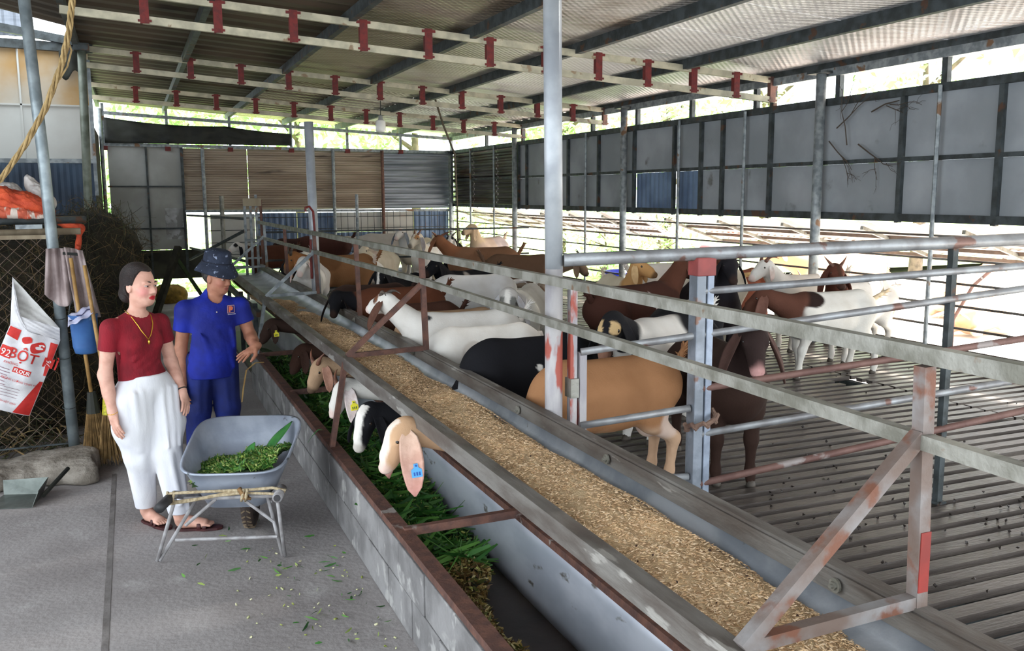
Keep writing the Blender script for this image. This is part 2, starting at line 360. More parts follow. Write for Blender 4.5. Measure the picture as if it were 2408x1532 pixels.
MB().box((.62, YB - .024, 1.15), (.95, YB - .021, 1.75)).build('bare_patch', mat('bare_patch', (190, 192, 198), (150, 150, 150), 4, .8, c3=(140, 140, 138), s3=6, t3=.5), wb)
for a, b, w in (((-.36, YB - .04, 2.165), (.99, YB - .04, 2.165), .03), ((.342, YB - .04, .4), (.342, YB - .04, 2.93), .035), ((.98, YB - .04, .4), (.98, YB - .04, 2.93), .05), ((-.36, YB - .04, 1.36), (.99, YB - .04, 1.36), .03)):
    MB().bar(a, b, w, w).build('frame_bar', steeldark, wb)
for a, b, w, m in (((-.4, YB - .05, 2.95), (6.5, YB - .05, 2.88), .06, steel), ((.98, YB - .05, 1.69), (6.5, YB - .05, 1.65), .05, steel), ((-.42, YB - .05, 3.53), (6.5, YB - .05, 3.17), .06, steel)):
    MB().bar(a, b, w, w).build('rail', m, wb)
for i, x in enumerate((-.37, .74, 1.89, 3.07, 4.21, 5.34, 6.47)):
    MB().bar((x, YB - .05, 2.92), (x, YB - .05, roofz(x)), .05, .05, (0, 1, 0)).build('stud', steel, wb)
    MB().box((x - .05, YB - .09, 2.84), (x + .05, YB - .02, 2.92)).build('bracket', redprim, wb)
for x, z0 in ((-.42, .4), (1.36, .2), (3.9, 1.0), (4.93, .4), (6.46, -.1)):
    MB().tube([(x, YB - .09, z0), (x, YB - .09, 2.9 if x > -.4 else 3.6)], .035, 10).build('post', steel if x != 4.93 else rust, wb)
# lower band: white boards and blue sheets behind a wire grid
for x0, x1, z0, z1, m in ((1.45, 2.3, .75, 1.62, boardw), (3.95, 4.93, 1.25, 1.63, boardw), (4.95, 5.6, .95, 1.63, boardw)): panel((x0, YB - .01, z0), (x1, YB + .01, z1), m, wb)
for x0, x1, z0, z1 in ((2.32, 3.13, .5, 1.63), (3.15, 3.93, .5, 1.63), (3.95, 4.95, .5, 1.22), (5.62, 6.40, .62, 1.63), (4.97, 5.6, .6, .93)): vcorr(x0, x1, z0, z1, sheetblue, max(3, int((x1 - x0) * 9)))
MB().box((-.5, YB - .02, .38), (1.42, YB + .03, .94)).build('dado_board', mat('dark_mossy_board', (70, 70, 60), (46, 46, 40), 3, .9), wb)
g = MB()
for i in range(5): g.bar((1.4, YB - .07, .58 + i * .24), (6.45, YB - .07, .58 + i * .24), .014, .014)
for i in range(30): g.bar((2.35 + i * .14, YB - .075, .5), (2.35 + i * .14, YB - .075, 1.64), .008, .008)
g.build('wire_grid', steeldark, wb, kind='stuff')
b = MB(); b.grid(lambda u, v: (-.36 + u * 3.42, YB - .145 - .02 * math.sin(u * 37 + v * 3) - .02 * vnoise(u * 30, v * 8, 2), 2.97 + v * (3.44 - .19 * u - 2.97 - .05 * abs(math.sin(u * 5)))), 60, 10)
tag(b.build('black_tarp', tarpblack, None, smooth=True, solid=.004), 'black plastic tarp tied in the gap above the boards of the end wall', 'tarp')
# --- long side wall
wr = thing('wall_right', 'long side wall of boards open above and below', None, (XW, 0, 0), kind='structure')
st = [4.5, 5.38, 6.4, 8.25, 9.13, 9.57, 10.17, 11.18, 12.23, 13.26, 13.88, 14.92, 15.28]
st = [1.2, 2.4, 3.5] + st
shade = mat('grey_board', (158, 162, 166), (134, 138, 142), 1.4, .8, 0, .05, c3=(96, 94, 88), s3=2.6, t3=.63, w3=.12)
for a, b in zip(st[:-1], st[1:]):
    for k, (z0, z1) in enumerate(((1.79, 2.27), (2.31, 2.86))):
        if k == 0 and 9.4 < a < 10.9: vcorr(a + .01, b - .01, z0, z1, sheetblue, max(3, int((b - a) * 9)), wr, XW + .03, .012, 'y'); continue
        panel((XW + .01, a + .004, z0), (XW + .03, b - .004, z1), shade, wr)
for a in st: MB().bar((XW - .01, a, 1.72), (XW - .01, a, 2.9), .04, .05, (0, 1, 0)).build('stud', steeldark, wr)
for z, w in ((1.765, .07), (2.29, .04), (2.885, .07), (3.17, .08)): MB().bar((XW - .012, .9, z), (XW - .012, YB, z), w * .7, w).build('rail', steel if z > 3 else steeldark, wr)
for yy in (5.96, 7.24, 8.24, 8.53, 9.8, 11.12, 12.44, 13.75, 15.1, 16.9): MB().bar((XW, yy, 2.9), (XW, yy, 3.2), .05, .06, (0, 1, 0)).build('gap_stud', steeldark, wr)
for y0, y1 in ((15.3, 16.38), (16.39, 17.69), (17.7, 18.95)): corr(y0, y1, 1.79, 2.86, sheetrust, 10, 'y', wr, XW + .03, .03)
for yy in (5.96, 8.65, 9.99, 12.56, 16.38, 17.69): MB().tube([(XW - .06, yy, ZF - .1), (XW - .06, yy, 2.9)], .019, 8).build('thin_post', steel, wr)
def spole(y, r, label, z1=3.17):
    t = thing('wall_column', label, 'column', (XW - .09, y, 0))
    MB().tube([(XW - .09, y, -.15), (XW - .09, y, z1)], r, 14).build('shaft', steel, t, smooth=True)
    MB().box((XW - .19, y - .1, z1 - .012), (XW + .01, y + .1, z1 + .012)).build('cap_plate', steeldark, t)
spole(7.40, .05, 'thick galvanised column before the grey side wall, beside the dry vine')
spole(11.34, .048, 'galvanised side-wall column beside the blue-grey wall panel')
spole(15.28, .048, 'galvanised side-wall column where the rusted corrugated sheets begin')
spole(18.86, .04, 'slim galvanised column in the far corner of the pen', 2.9)
# grid of thin rails below the boards
gr = thing('rail_fence', 'open fence of thin horizontal rods under the side wall', 'fence', (XW - .03, 10, ZF))
for z in (.655, .84, 1.03, 1.22, 1.42, 1.62): MB().tube([(XW - .03, 1.0, z), (XW - .03, 18.9, z)], .011, 6).build('rod', mat('dark_brown_rod', (84, 74, 66), (110, 108, 104), 5, .6, .2), gr)
for yy in (2.5, 3.6, 4.7): MB().tube([(XW - .03, yy, ZF - .1), (XW - .03, yy, 1.75)], .014, 8).build('upright', steeldark, gr)
# --- store partition left of the passage
wl = thing('wall_left', 'board partition of the store beside the passage', None, (-1, 12.3, 0), kind='structure')
for x0, x1 in ((-3.4, -2.6), (-2.59, -1.95), (-1.94, -1.11), (-1.10, -.36)):
    panel((x0, 12.3, 3.07), (x1, 12.32, 3.72), boardlog, wl); panel((x0, 12.3, 2.43), (x1, 12.32, 3.05), boardw, wl)
for a, b, w in (((-3.4, 12.29, 3.06), (-.34, 12.29, 3.06), .02), ((-3.4, 12.28, 2.41), (-.34, 12.28, 2.41), .05), ((-1.105, 12.29, 2.4), (-1.105, 12.29, 3.72), .02), ((-.36, 12.28, 2.0), (-.36, 12.28, 3.6), .04)): MB().bar(a, b, w, w, (0, 1, 0)).build('frame_bar', boardw if w < .04 else steel, wl)
MB().bar((-3.4, 12.25, 3.80), (-.3, 12.25, 3.72), .07, .1).build('beam', steeldark, wl)
MB().bar((-3.4, 12.2, 4.25), (-.3, 12.2, 3.76), .06, .09).build('gable_beam', steeldark, wl)
vcorr(-3.4, -1.0, 3.84, 4.2, sheetgrey, 20, wl, 12.35)
vcorr(-3.4, -.38, 1.6, 2.4, mat('dark_blue_sheet', (60, 78, 100), (44, 56, 74), 2, .5, .2), 22, wl, 12.45)
MB().box((-.50, 12.5, 0), (-.46, 18.95, 3.1)).build('light_block_sheet', mat('dark_light_block', (80, 76, 66), (56, 52, 46), 2, .9), wl)  # added to close this side and keep light off the passage floor
MB().box((-3.45, 7.0, 0), (-3.4, 12.4, 4.6)).build('light_block_sheet', mat('dark_light_block', (80, 76, 66), (56, 52, 46), 2, .9), wl)  # unseen sheet added so that little light enters the store
MB().box((-3.4, 12.5, 0), (-.5, 12.55, 1.65)).build('low_board', tarpblack, wl)
# ------------------------------------------------------------------ feeding line
Y0, Y1 = 0.55, 13.5
zinc = mat('zinc_trough_sheet', (176, 180, 186), (140, 146, 154), 5, .36, .55, .1, c3=(110, 108, 104), s3=14, t3=.68)
rimm = mat('worn_rim_angle', (124, 120, 115), (92, 84, 78), 11, .55, .3, .3, c3=(156, 152, 146), s3=16, t3=.64, stretch=(1, .25, 1))
plaster = mat('grey_plaster_block', (142, 140, 140), (114, 112, 112), 5, .9, 0, .4, 30, c3=(164, 162, 160), s3=8, t3=.58, w3=.1)
mortar = mat('dark_mortar', (96, 94, 92), (80, 78, 76), 8, .95)
wetfloor = mat('dark_damp_trough_floor', (66, 56, 52), (48, 42, 40), 3, .45, 0, .1)
lower = thing('feed_bunk', 'long low block-walled fodder trough along the passage, under the grain trough', 'trough', (1.1, 6, 0))
MB().box((1.075, Y0, 0), (1.145, 9.6, .40)).build('wall_core', mortar, lower)
k = 0
for c in range(2):
    y = Y0 - (.2 if c else 0)
    while y < 9.55:
        a, b = max(y, Y0), min(y + .395, 9.6)
        if b - a > .05:
            j = RND.uniform(-.003, .003)
            MB().box((1.06 + j, a + .004, .004 + c * .199), (1.155, b - .004, .195 + c * .199)).build('block', plaster, lower, bevel=.004)
        y += .40
MB().bar((1.10, Y0, .418), (1.10, 9.62, .418), .07, .035).build('top_rail', rust, lower)
MB().box((1.145, Y0, .02), (1.70, Y1, .06)).build('trough_floor', wetfloor, lower)
b = MB(); b.grid(lambda u, v: (1.69 - .035 * u, Y0 + v * (Y1 - Y0), .415 - .35 * u), 7, 40)
b.build('back_sheet', mat('shiny_zinc_sheet', (214, 218, 228), (184, 190, 202), 3.5, .33, .4, .12, 2.0, c3=(104, 98, 92), s3=10, t3=.63, w3=.08, stretch=(1, .6, 1.4)), lower, smooth=True, solid=.004)
for yy in (2.1, 3.99, 7.3, 9.19): MB().bar((1.10, yy, .425), (1.70, yy, .435), .035, .04).build('cross_bar', rust, lower)
# grain trough
upper = thing('grain_trough', 'long zinc grain trough filled with chaff, raised above the fodder trough', 'trough', (1.44, 6, .8))
b = MB(); prof = [(1.165, .975), (1.20, .905), (1.27, .868), (1.42, .855), (1.58, .86), (1.66, .90), (1.69, .985)]
b.add([(x, y, z) for y in np.linspace(Y0, Y1, 30) for x, z in prof], [(i * 7 + j, i * 7 + j + 1, (i + 1) * 7 + j + 1, (i + 1) * 7 + j) for i in range(29) for j in range(6)])
b.build('trough_sheet', zinc, upper, smooth=True, solid=.004)
MB().bar((1.185, Y0, .985), (1.185, Y1, .99), .055, .03).build('near_rim', rimm, upper)
MB().bar((1.165, Y0, .955), (1.165, Y1, .955), .012, .05).build('near_rim_flange', rimm, upper)
for x, w, z, h in ((1.675, .012, .972, .06), (1.70, .045, 1.0, .022), (1.725, .03, .985, .03)): MB().bar((x, Y0, z), (x, Y1, z), w, h).build('far_rim', rimm, upper)
for i, yy in enumerate((1.78, 3.04, 3.93, 5.7, 7.4)):
    b = MB(); b.tube([(1.662, yy, .972), (1.655, yy, .972)], .020, 14); b.tube([(1.66, yy, .972), (1.648, yy, .972)], .012, 6); b.tube([(1.65, yy, .972), (1.64, yy, .972)], .006, 8); b.build('bolt', steelpale, upper)
# grain bed
def gtop(x, y):
    u = np.clip((x - 1.19) / .46, 0, 1); base = .955 - .03 * u
    far = np.clip((y - 6) / 5, 0, 1) * .10
    return base + .018 * vnoise(x * 9, y * 2.6, 1) + .012 * vnoise(x * 21, y * 8, 4) - far - .05 * np.clip((u - .72) / .28, 0, 1) ** 2 - np.clip((2.0 - y) / 1.5, 0, .35) * u * .12
gm = mat('grain_bed', (216, 188, 148), (190, 158, 120), 30, .9, 0, .6, 160, c3=(178, 140, 102), s3=2.2, t3=.58, w3=.15)
b = MB(); b.grid(lambda u, v: (1.19 + v * (.44 + .015 * vnoise(3.0, u * 60, 3)), Y0 + .02 + u * 10.2, float(gtop(np.array(1.19 + v * .44), np.array(Y0 + u * 10.2)))), 180, 16)
bed = b.build('grain_heap', gm, None, smooth=True); tag(bed, 'heap of pale brown grain chaff filling the long zinc trough', 'grain', kind='stuff')
b = MB(); b.grid(lambda u, v: (1.27 + v * .33, 10.6 + u * 2.7, .80 + .02 * vnoise(v * 3, u * 9, 2)), 30, 6)
tag(b.build('feed_dust', mat('brown_feed_residue', (150, 112, 68), (112, 84, 56), 9, .9, 0, .4), None, smooth=True), 'thin brown feed residue at the far end of the zinc grain trough', 'feed', kind='stuff')
rs = np.random.RandomState(3)
def ry(n, p): return Y0 + .05 + (rs.rand(n) ** p) * 9.6
n = 42000; yy = ry(n, 2.0); xx = 1.20 + rs.rand(n) * (.44 + .02 * vnoise(yy * 9, yy * 0 + 2, 5)); zz = gtop(xx, yy) + .003
ov = [(-1, 0, 0), (0, -1, 0), (0, 0, 1), (0, 1, 0), (1, 0, 0)]; of = [(0, 1, 2), (0, 2, 3), (4, 2, 1), (4, 3, 2)]
sc = np.stack([rs.uniform(.005, .0105, n), rs.uniform(.0014, .0024, n), rs.uniform(.0016, .0028, n)], 1)
cc = np.array([lin(c)[:3] for c in ((228, 198, 160), (216, 184, 142), (204, 168, 128), (234, 208, 174))])[rs.randint(0, 4, n)]
scatter('grain_chaff', ov, of, np.stack([xx, yy, zz], 1), rand_rot(n, rs, .22), sc, mat('chaff', (200, 170, 120), rough=.7, attr='Col'), bed, cc, kind='stuff')
n = 130; yy = ry(n, 1.5); xx = 1.22 + rs.rand(n) * .36
scatter('dark_crumb', ov, of, np.stack([xx, yy, gtop(xx, yy) + .006], 1), rand_rot(n, rs, .5), rs.uniform(.003, .0065, (n, 3)), mat('dark_pellet', (70, 44, 34), (46, 30, 26), 30, .8), bed, label='dark pellets', kind='stuff')
# fodder in the lower trough
def ftop(x, y):
    u = (x - 1.14) / .5
    return .13 + .13 * np.clip((y - 3.2) / 2.2, 0, 1) + .05 * vnoise(x * 6, y * 3, 6) + .03 * vnoise(x * 17, y * 9, 8) - .14 * np.clip(u - .45, 0, 1)
def edge(y): return 1.34 + .26 * np.clip((y - 3.6) / .7, 0, 1) + .05 * vnoise(y * 3, y * 0, 9)
gmat = mat('dark_fodder_bed', (44, 66, 30), (30, 44, 22), 12, .9, 0, .8, 60)
def fbedmesh(ya, yb, n):
    b = MB(); b.grid(lambda u, v: ((lambda y: (1.15 + v * (float(edge(np.array(y))) - 1.15), y, max(.061, float(ftop(np.array(1.15 + v * .45), np.array(y)))) - .02 + .0))(ya + u * (yb - ya))), n, 12); return b
fbed = tag(fbedmesh(3.9, 10.8, 110).build('fodder_bed', gmat, None, smooth=True), 'packed bed of dark green chopped fodder between wall and zinc sheet', 'fodder', kind='stuff')
fbed2 = tag(fbedmesh(.58, 4.0, 60).build('stalk_bed', mat('brown_fodder_bed', (92, 72, 44), (64, 50, 32), 12, .9, 0, .8, 60), None, smooth=True), 'brown rotting stalk leftovers at the bare end of the fodder trough', 'fodder', kind='stuff')
def blades(name, n, X, Y, Zf, cols, lmin, lmax, w, label, tilt=.5, rs=rs, lift=.004, parent=None):
    bv = [(-1, -.5, 0), (-1, .5, 0), (0, -1, .12), (0, 1, .12), (1, -.25, -.05), (1, .25, -.05)]; bf = [(0, 2, 3, 1), (2, 4, 5, 3)]
    l = rs.uniform(lmin, lmax, n); sc = np.stack([l, rs.uniform(.5, 1.3, n) * w, l], 1)
    c = np.array([lin(q)[:3] for q in cols])[rs.randint(0, len(cols), n)] * rs.uniform(.75, 1.2, (n, 1))
    return scatter(name, bv, bf, np.stack([X, Y, Zf + lift + rs.rand(n) * .012], 1), rand_rot(n, rs, tilt), sc, mat('leafy', (60, 110, 40), rough=.5, attr='Col', trans=.15), parent, c, label=label, kind='stuff', **({} if parent else dict(cat='fodder')))
greens = [(58, 110, 44), (44, 92, 36), (76, 128, 52), (96, 146, 66), (36, 74, 34), (150, 170, 90)]
n = 11000; yy = 4.0 + rs.rand(n) ** 1.3 * 5.9; e = edge(yy); xx = 1.15 + rs.rand(n) * (e - 1.15 + .02); blades('chopped_greens', n, xx, yy, ftop(xx, yy), greens, .012, .05, .006, 'fresh green chopped leaves and stems heaped in the block-walled trough', parent=fbed)
n = 650; yy = 4.0 + rs.rand(n) ** 1.3 * 5; e = edge(yy); xx = 1.17 + rs.rand(n) * (e - 1.19); blades('long_leaf_litter', n, xx, yy, ftop(xx, yy) + .02, greens[:4], .06, .16, .012, 'long green grass leaves on top of the chopped fodder', .3, parent=fbed)
n = 8500; yy = .7 + rs.rand(n) * 3.35; xx = 1.15 + rs.rand(n) * (edge(yy) - 1.15 + .03); blades('stalk_leftovers', n, xx, yy, np.maximum(ftop(xx, yy), .06), [(150, 128, 70), (118, 92, 50), (96, 70, 40), (178, 158, 100), (80, 84, 36), (196, 182, 132)], .008, .03, .007, 'yellow brown stalk leftovers lying along the trough wall', parent=fbed2)
def chipcloud(name, n, X, Y, Z, cols, r0, r1, label, cat='fodder', parent=None):
    cv = [(-1, -.7, -.5), (1, -.7, -.5), (1, .7, -.5), (-1, .7, -.5), (-.9, -.6, .5), (.9, -.6, .5), (.9, .6, .5), (-.9, .6, .5)]; cf = [(4, 5, 6, 7), (0, 1, 5, 4), (1, 2, 6, 5), (2, 3, 7, 6), (3, 0, 4, 7)]
    c = np.array([lin(q)[:3] for q in cols])[rs.randint(0, len(cols), n)]
    return scatter(name, cv, cf, np.stack([X, Y, Z], 1), rand_rot(n, rs, .5), rs.uniform(r0, r1, (n, 1)) * np.array([[1, .8, .5]]), mat('chips', (200, 200, 140), rough=.6, attr='Col'), parent, c, label=label, kind='stuff', **({} if parent else dict(cat=cat)))
n = 420; yy = .8 + rs.rand(n) * 7; xx = 1.16 + rs.rand(n) * (edge(yy) - 1.17); chipcloud('stem_slices', n, xx, yy, np.maximum(ftop(xx, yy), .07) + .016, [(206, 196, 140), (188, 190, 110), (170, 170, 90)], .005, .012, 'pale round slices of stem scattered over the fodder', parent=fbed)
# ------------------------------------------------------------------ feed fence
ff = thing('feed_fence', 'two-rail pipe fence with slanted braces above the grain trough', 'fence', (1.68, 6, 1.0))
MB().bar((1.68, .6, 1.628), (1.68, 13.5, 1.612), .036, .04).build('top_rail', steelpale, ff)
MB().bar((1.68, .6, 1.415), (1.68, 5.6, 1.455), .034, .036).build('mid_rail', steelpale, ff); MB().bar((1.68, 5.6, 1.455), (1.68, 13.5, 1.40), .034, .036).build('mid_rail', steelpale, ff)
prm = mat('primer_and_bare_post', (150, 146, 146), (112, 74, 64), 9, .6, .2, .2, c3=(150, 62, 48), s3=6, t3=.56)
def brace(y, foot=True, m=rust, m2=None):
    s = .032 if y > 4 else .034
    MB().bar((1.70, y, 1.0), (1.68, y, 1.60), s, s, (0, 1, 0)).build('upright', m2 or m, ff)
    MB().bar((1.188, y, 1.005), (1.675, y, 1.435), s * .96, s * .96, (0, 1, 0)).build('brace', m, ff)
    MB().bar((1.192, y, 1.008), (1.698, y, 1.023), s * .9, s * .92).build('tie_bar', m, ff)
    if foot: MB().bar((1.18, y, 1.0), (1.08, y + .02, .43), .032, .032, (0, 1, 0)).build('foot_strut', m, ff)
brace(1.55, False, rustdeep, rustdeep); brace(5.53, True, rust); brace(9.19, True, steel, rust); brace(12.9, False, steel)
b = MB().box((1.6815, 1.5302, 1.05), (1.712, 1.5332, 1.20)); b.build('paint_patch', mat('red_paint', (142, 44, 36), (118, 40, 34), 9, .6), ff)
for y in (7.36, 11.1): MB().bar((1.70, y, 1.0), (1.68, y, 1.60), .034, .034, (0, 1, 0)).build('upright', rust, ff)
# freestanding columns
colm = mat('column_paint', (178, 182, 186), (150, 154, 160), 5, .5, .3, .12, c3=(130, 126, 120), s3=7, t3=.66)
colred = mat('column_red_primer', (174, 170, 170), (150, 146, 150), 8, .6, .2, .2, c3=(154, 78, 66), s3=4.5, t3=.485, w3=.05, stretch=(1.6, 1.6, .5))
t = thing('pipe_column', 'thick pale steel column with red primer patches, standing behind the grain trough', 'column', (1.765, 3.72, ZF))
MB().tube([(1.765, 3.75, 1.66), (1.755, 3.75, 2.86)], .041, 20).build('shaft', colm, t, smooth=True)
MB().tube([(1.765, 3.75, .30), (1.765, 3.75, 1.66)], .0412, 20).build('base_shaft', colred, t, smooth=True)
t = thing('gate_jamb', 'pair of short primer-stained steel bars against the thick column', 'post', (1.84, 3.72, ZF))
MB().bar((1.85, 3.73, ZF), (1.85, 3.73, 1.60), .035, .035, (0, 1, 0)).build('long_bar', colred, t); MB().bar((1.895, 3.72, ZF), (1.895, 3.72, 1.27), .035, .035, (0, 1, 0)).build('short_bar', colred, t)
MB().box((1.83, 3.70, 1.06), (1.872, 3.765, 1.15)).build('hinge_sleeve', steelpale, t)
t = thing('pipe_column', 'thick pale steel column beside the white goat with the yellow ear tag', 'column', (1.72, 9.35, ZF))
MB().tube([(1.73, 9.38, .3), (1.70, 9.38, 2.72)], .046, 18).build('shaft', colm, t, smooth=True); MB().tube([(1.668, 9.33, 1.15), (1.668, 9.33, 1.55)], .012, 8).build('primer_streak', redprim, t)
hk = MB(); hk.tube([(1.62, 9.28, 1.83), (1.62, 9.28, 1.87), (1.66, 9.28, 1.88), (1.70, 9.3, 1.83), (1.71, 9.3, 1.60)], .012, 8); hk.build('hook', redprim, t)
# ------------------------------------------------------------------ cross fence
cf = thing('pen_fence', 'five-rail pipe fence crossing the pen from the thick column', 'fence', (2.45, 3.55, ZF))
def L(a, b, r, m=steelpale, nm='rail'): MB().tube([a, b], r, 12).build(nm, m, cf, smooth=True)
cp = mat('scuffed_pipe', (158, 160, 162), (128, 126, 126), 8, .45, .4, .15, c3=(120, 92, 84), s3=6, t3=.6)
cpr = mat('rusted_pipe', (122, 92, 84), (104, 76, 70), 8, .6, .25, .2, c3=(150, 140, 136), s3=6, t3=.6)
L((1.80, 3.72, 1.70), (4.4, 2.98, 1.785), .03, cp, 'top_rail')
for a, b, m in (((2.42, 3.54, 1.547), (4.4, 2.98, 1.67), cp), ((1.88, 3.70, 1.275), (4.4, 2.98, 1.585), cp), ((2.42, 3.54, 1.085), (4.4, 2.98, 1.34), cpr), ((1.88, 3.70, .925), (2.38, 3.55, .995), cp), ((2.42, 3.54, .865), (4.4, 2.98, 1.14), cp), ((2.42, 3.54, .62), (4.4, 2.98, 1.00), cpr), ((1.9, 3.69, .66), (2.38, 3.55, .66), cp)): L(a, b, .0175, m)
# rails above run downhill towards the column as in the photograph
t = thing('gate_post', 'double steel box post with red primed top in the pen fence', 'post', (2.41, 3.55, ZF))
MB().box((2.385, 3.52, .3), (2.435, 3.59, 1.70)).build('box_section', mat('greyblue_steel', (138, 144, 154), (112, 118, 126), 9, .45, .4, .1, c3=(120, 92, 80), s3=6, t3=.62), t, bevel=.004); MB().box((2.44, 3.515, .3), (2.475, 3.585, 1.66)).build('box_section', mat('bluish_steel', (150, 160, 176), (124, 132, 146), 9, .45, .4, .1), t, bevel=.004)
MB().box((2.38, 3.51, 1.62), (2.48, 3.595, 1.705)).build('primed_top', mat('primed_steel', (150, 70, 66), (128, 60, 58), 9, .6), t, bevel=.004)
b = MB()
for i in range(9): a = i * .75; b.tube([(2.43 + .07 * math.cos(a), 3.53 + .07 * math.sin(a), .86 + .012 * i), (2.43 + .075 * math.cos(a + .5), 3.53 + .075 * math.sin(a + .5), .88 + .012 * i), (2.43 + .07 * math.cos(a + .9), 3.53 + .07 * math.sin(a + .9), .85 + .014 * i)], .012, 6)
b.build('rag_tie', mat('brown_rag', (120, 96, 82), (96, 72, 62), 20, .9, 0, .4), t)
t = thing('thin_fence_post', 'slim dark steel post standing on the slats in the pen fence', 'post', (3.62, 3.2, ZF))
MB().bar((3.62, 3.215, ZF), (3.62, 3.215, 1.74), .033, .033, (0, 1, 0)).build('shaft', steeldark, t); MB().box((3.59, 3.185, ZF), (3.65, 3.245, ZF + .012)).build('foot_plate', steeldark, t)
# ------------------------------------------------------------------ chute at the far end
ch = thing('drop_gate', 'tall narrow steel gate frame with a plank across its top', 'gate', (1.6, 13.5, ZF))
for x, z1 in ((1.50, 1.93), (1.58, 1.90), (1.66, 2.0), (1.725, 1.93)): MB().bar((x, 13.5, .5), (x, 13.5, z1), .035, .035, (0, 1, 0)).build('upright', steel if x < 1.7 else rust, ch)
MB().box((1.48, 13.46, 1.84), (1.73, 13.48, 1.95)).build('plank', woodpole, ch)
for z in (1.70, 1.36, 1.1): MB().bar((1.5, 13.5, z), (1.725, 13.5, z + .0), .025, .025).build('crossbar', steel, ch)
t = thing('stub_post', 'thin pale pipe post standing beside the drop gate', 'post', (1.45, 15.6, 0)); MB().tube([(1.38, 15.6, .9), (1.38, 15.6, 1.98)], .036, 10).build('shaft', steelpale, t); MB().tube([(1.38, 15.6, 1.975), (1.38, 15.6, 1.985)], .04, 10).build('cap', steelpale, t)
fr = thing('pen_rail', 'pair of slanting rails closing the pen beyond the drop gate', 'rail', (1.5, 15, 1))
for a, b in (((1.0, 18.5, 1.62), (1.5, 13.6, 1.66)), ((1.02, 18.5, 1.0), (1.5, 13.6, 1.05)), ((.9, 16.6, .9), (1.52, 13.6, 1.5))): MB().bar(a, b, .035, .035).build('rail', steeldark, fr)
t = thing('inner_fence', 'rail fence across the far part of the pen with one tall upright', 'fence', (3.4, 14, ZF))
for z in (.52, .98, 1.42): MB().bar((1.9, 14.6, z), (6.3, 14.4, z), .025, .03).build('rail', steeldark, t)
MB().tube([(3.36, 14.55, ZF), (3.36, 14.55, 2.0)], .026, 10).build('upright', steel, t)
t = thing('diagonal_prop', 'dark timber prop leaning under the boards at the end of the passage', 'beam', (.3, 14, 0)); MB().bar((.12, 13.6, 0.0), (.62, 14.2, 1.25), .09, .07).build('timber', mat('dark_timber', (60, 56, 44), (40, 38, 30), 8, .9), t); MB().bar((.58, 14.15, 1.1), (.95, 14.2, .45), .05, .05).build('side_prop', mat('green_timber', (70, 84, 50), (50, 60, 40), 8, .9), t)
t = thing('trough_support', 'dark support frame holding up the far end of the grain trough', 'frame', (1.3, 11, 0))
for yy in (10.4, 11.8, 13.3): MB().bar((1.22, yy, 0), (1.22, yy, .8), .05, .05, (0, 1, 0)).build('leg', steeldark, t)
MB().bar((1.2, 9.9, .74), (1.2, 13.5, .74), .05, .06).build('bearer', steeldark, t)
# ------------------------------------------------------------------ goats
coatm = mat('goat_coat', (200, 200, 200), (214, 208, 200), 7, .85, 0, .14, 90, attr='Col', spec=.15, contrast=(.25, .8))
earm = mat('goat_ear', (200, 200, 200), (210, 190, 180), 20, .8, 0, .2, 60, attr='Col', spec=.2)
hornm = mat('horn', (96, 84, 74), (62, 54, 48), 12, .5, 0, .3, stretch=(1, 1, 4))
hornb = mat('brown_horn', (128, 84, 64), (90, 58, 46), 12, .5, 0, .3)
hoofm = mat('hoof', (82, 74, 66), (60, 54, 48), 12, .6)
eyem = mat('goat_eye', (40, 28, 16), (20, 14, 10), 30, .12, coat=.5)
tagy = mat('yellow_tag', (236, 222, 50), rough=.5); tagb = mat('blue_tag', (80, 160, 216), rough=.5); tagw = mat('tag_print', (90, 110, 40), rough=.6); tagp = mat('tag_print_blue', (30, 80, 160), rough=.6)
WH = (232, 228, 222); CR = (228, 216, 192); BK = (26, 26, 30); BR = (92, 58, 44); DB = (58, 42, 36); TAN = (190, 140, 96); RB = (124, 78, 56); GY = (176, 168, 160); PK = (224, 196, 186)
HOOF = MB().rings([[(.030 * math.cos(a) + .006, .024 * math.sin(a), z) for a in np.linspace(0, 2 * np.pi, 9)[:-1]] for z in (0, .012)] + [[(.022 * math.cos(a), .019 * math.sin(a), .038) for a in np.linspace(0, 2 * np.pi, 9)[:-1]]])
EYE = MB().sphere((0, 0, 0), .0135, 10, 8)
HOOFME = EYEME = None
def mesh_of(b, m):
    me = bpy.data.meshes.new('m'); me.from_pydata(b.v, [], b.f); me.materials.append(m); me.shade_smooth(); return me
def put(name, me, parent, loc, rot=None, scale=1.0, M=None):
    o = bpy.data.objects.new(name, me); COL.objects.link(o); o.parent = parent
    if M is not None: o.matrix_basis = M
    else:
        o.location = loc; o.scale = (scale,) * 3
        if rot: o.rotation_euler = rot
    return o
def smooth(a, b, x): t = np.clip((x - a) / (b - a), 0, 1); return t * t * (3 - 2 * t)
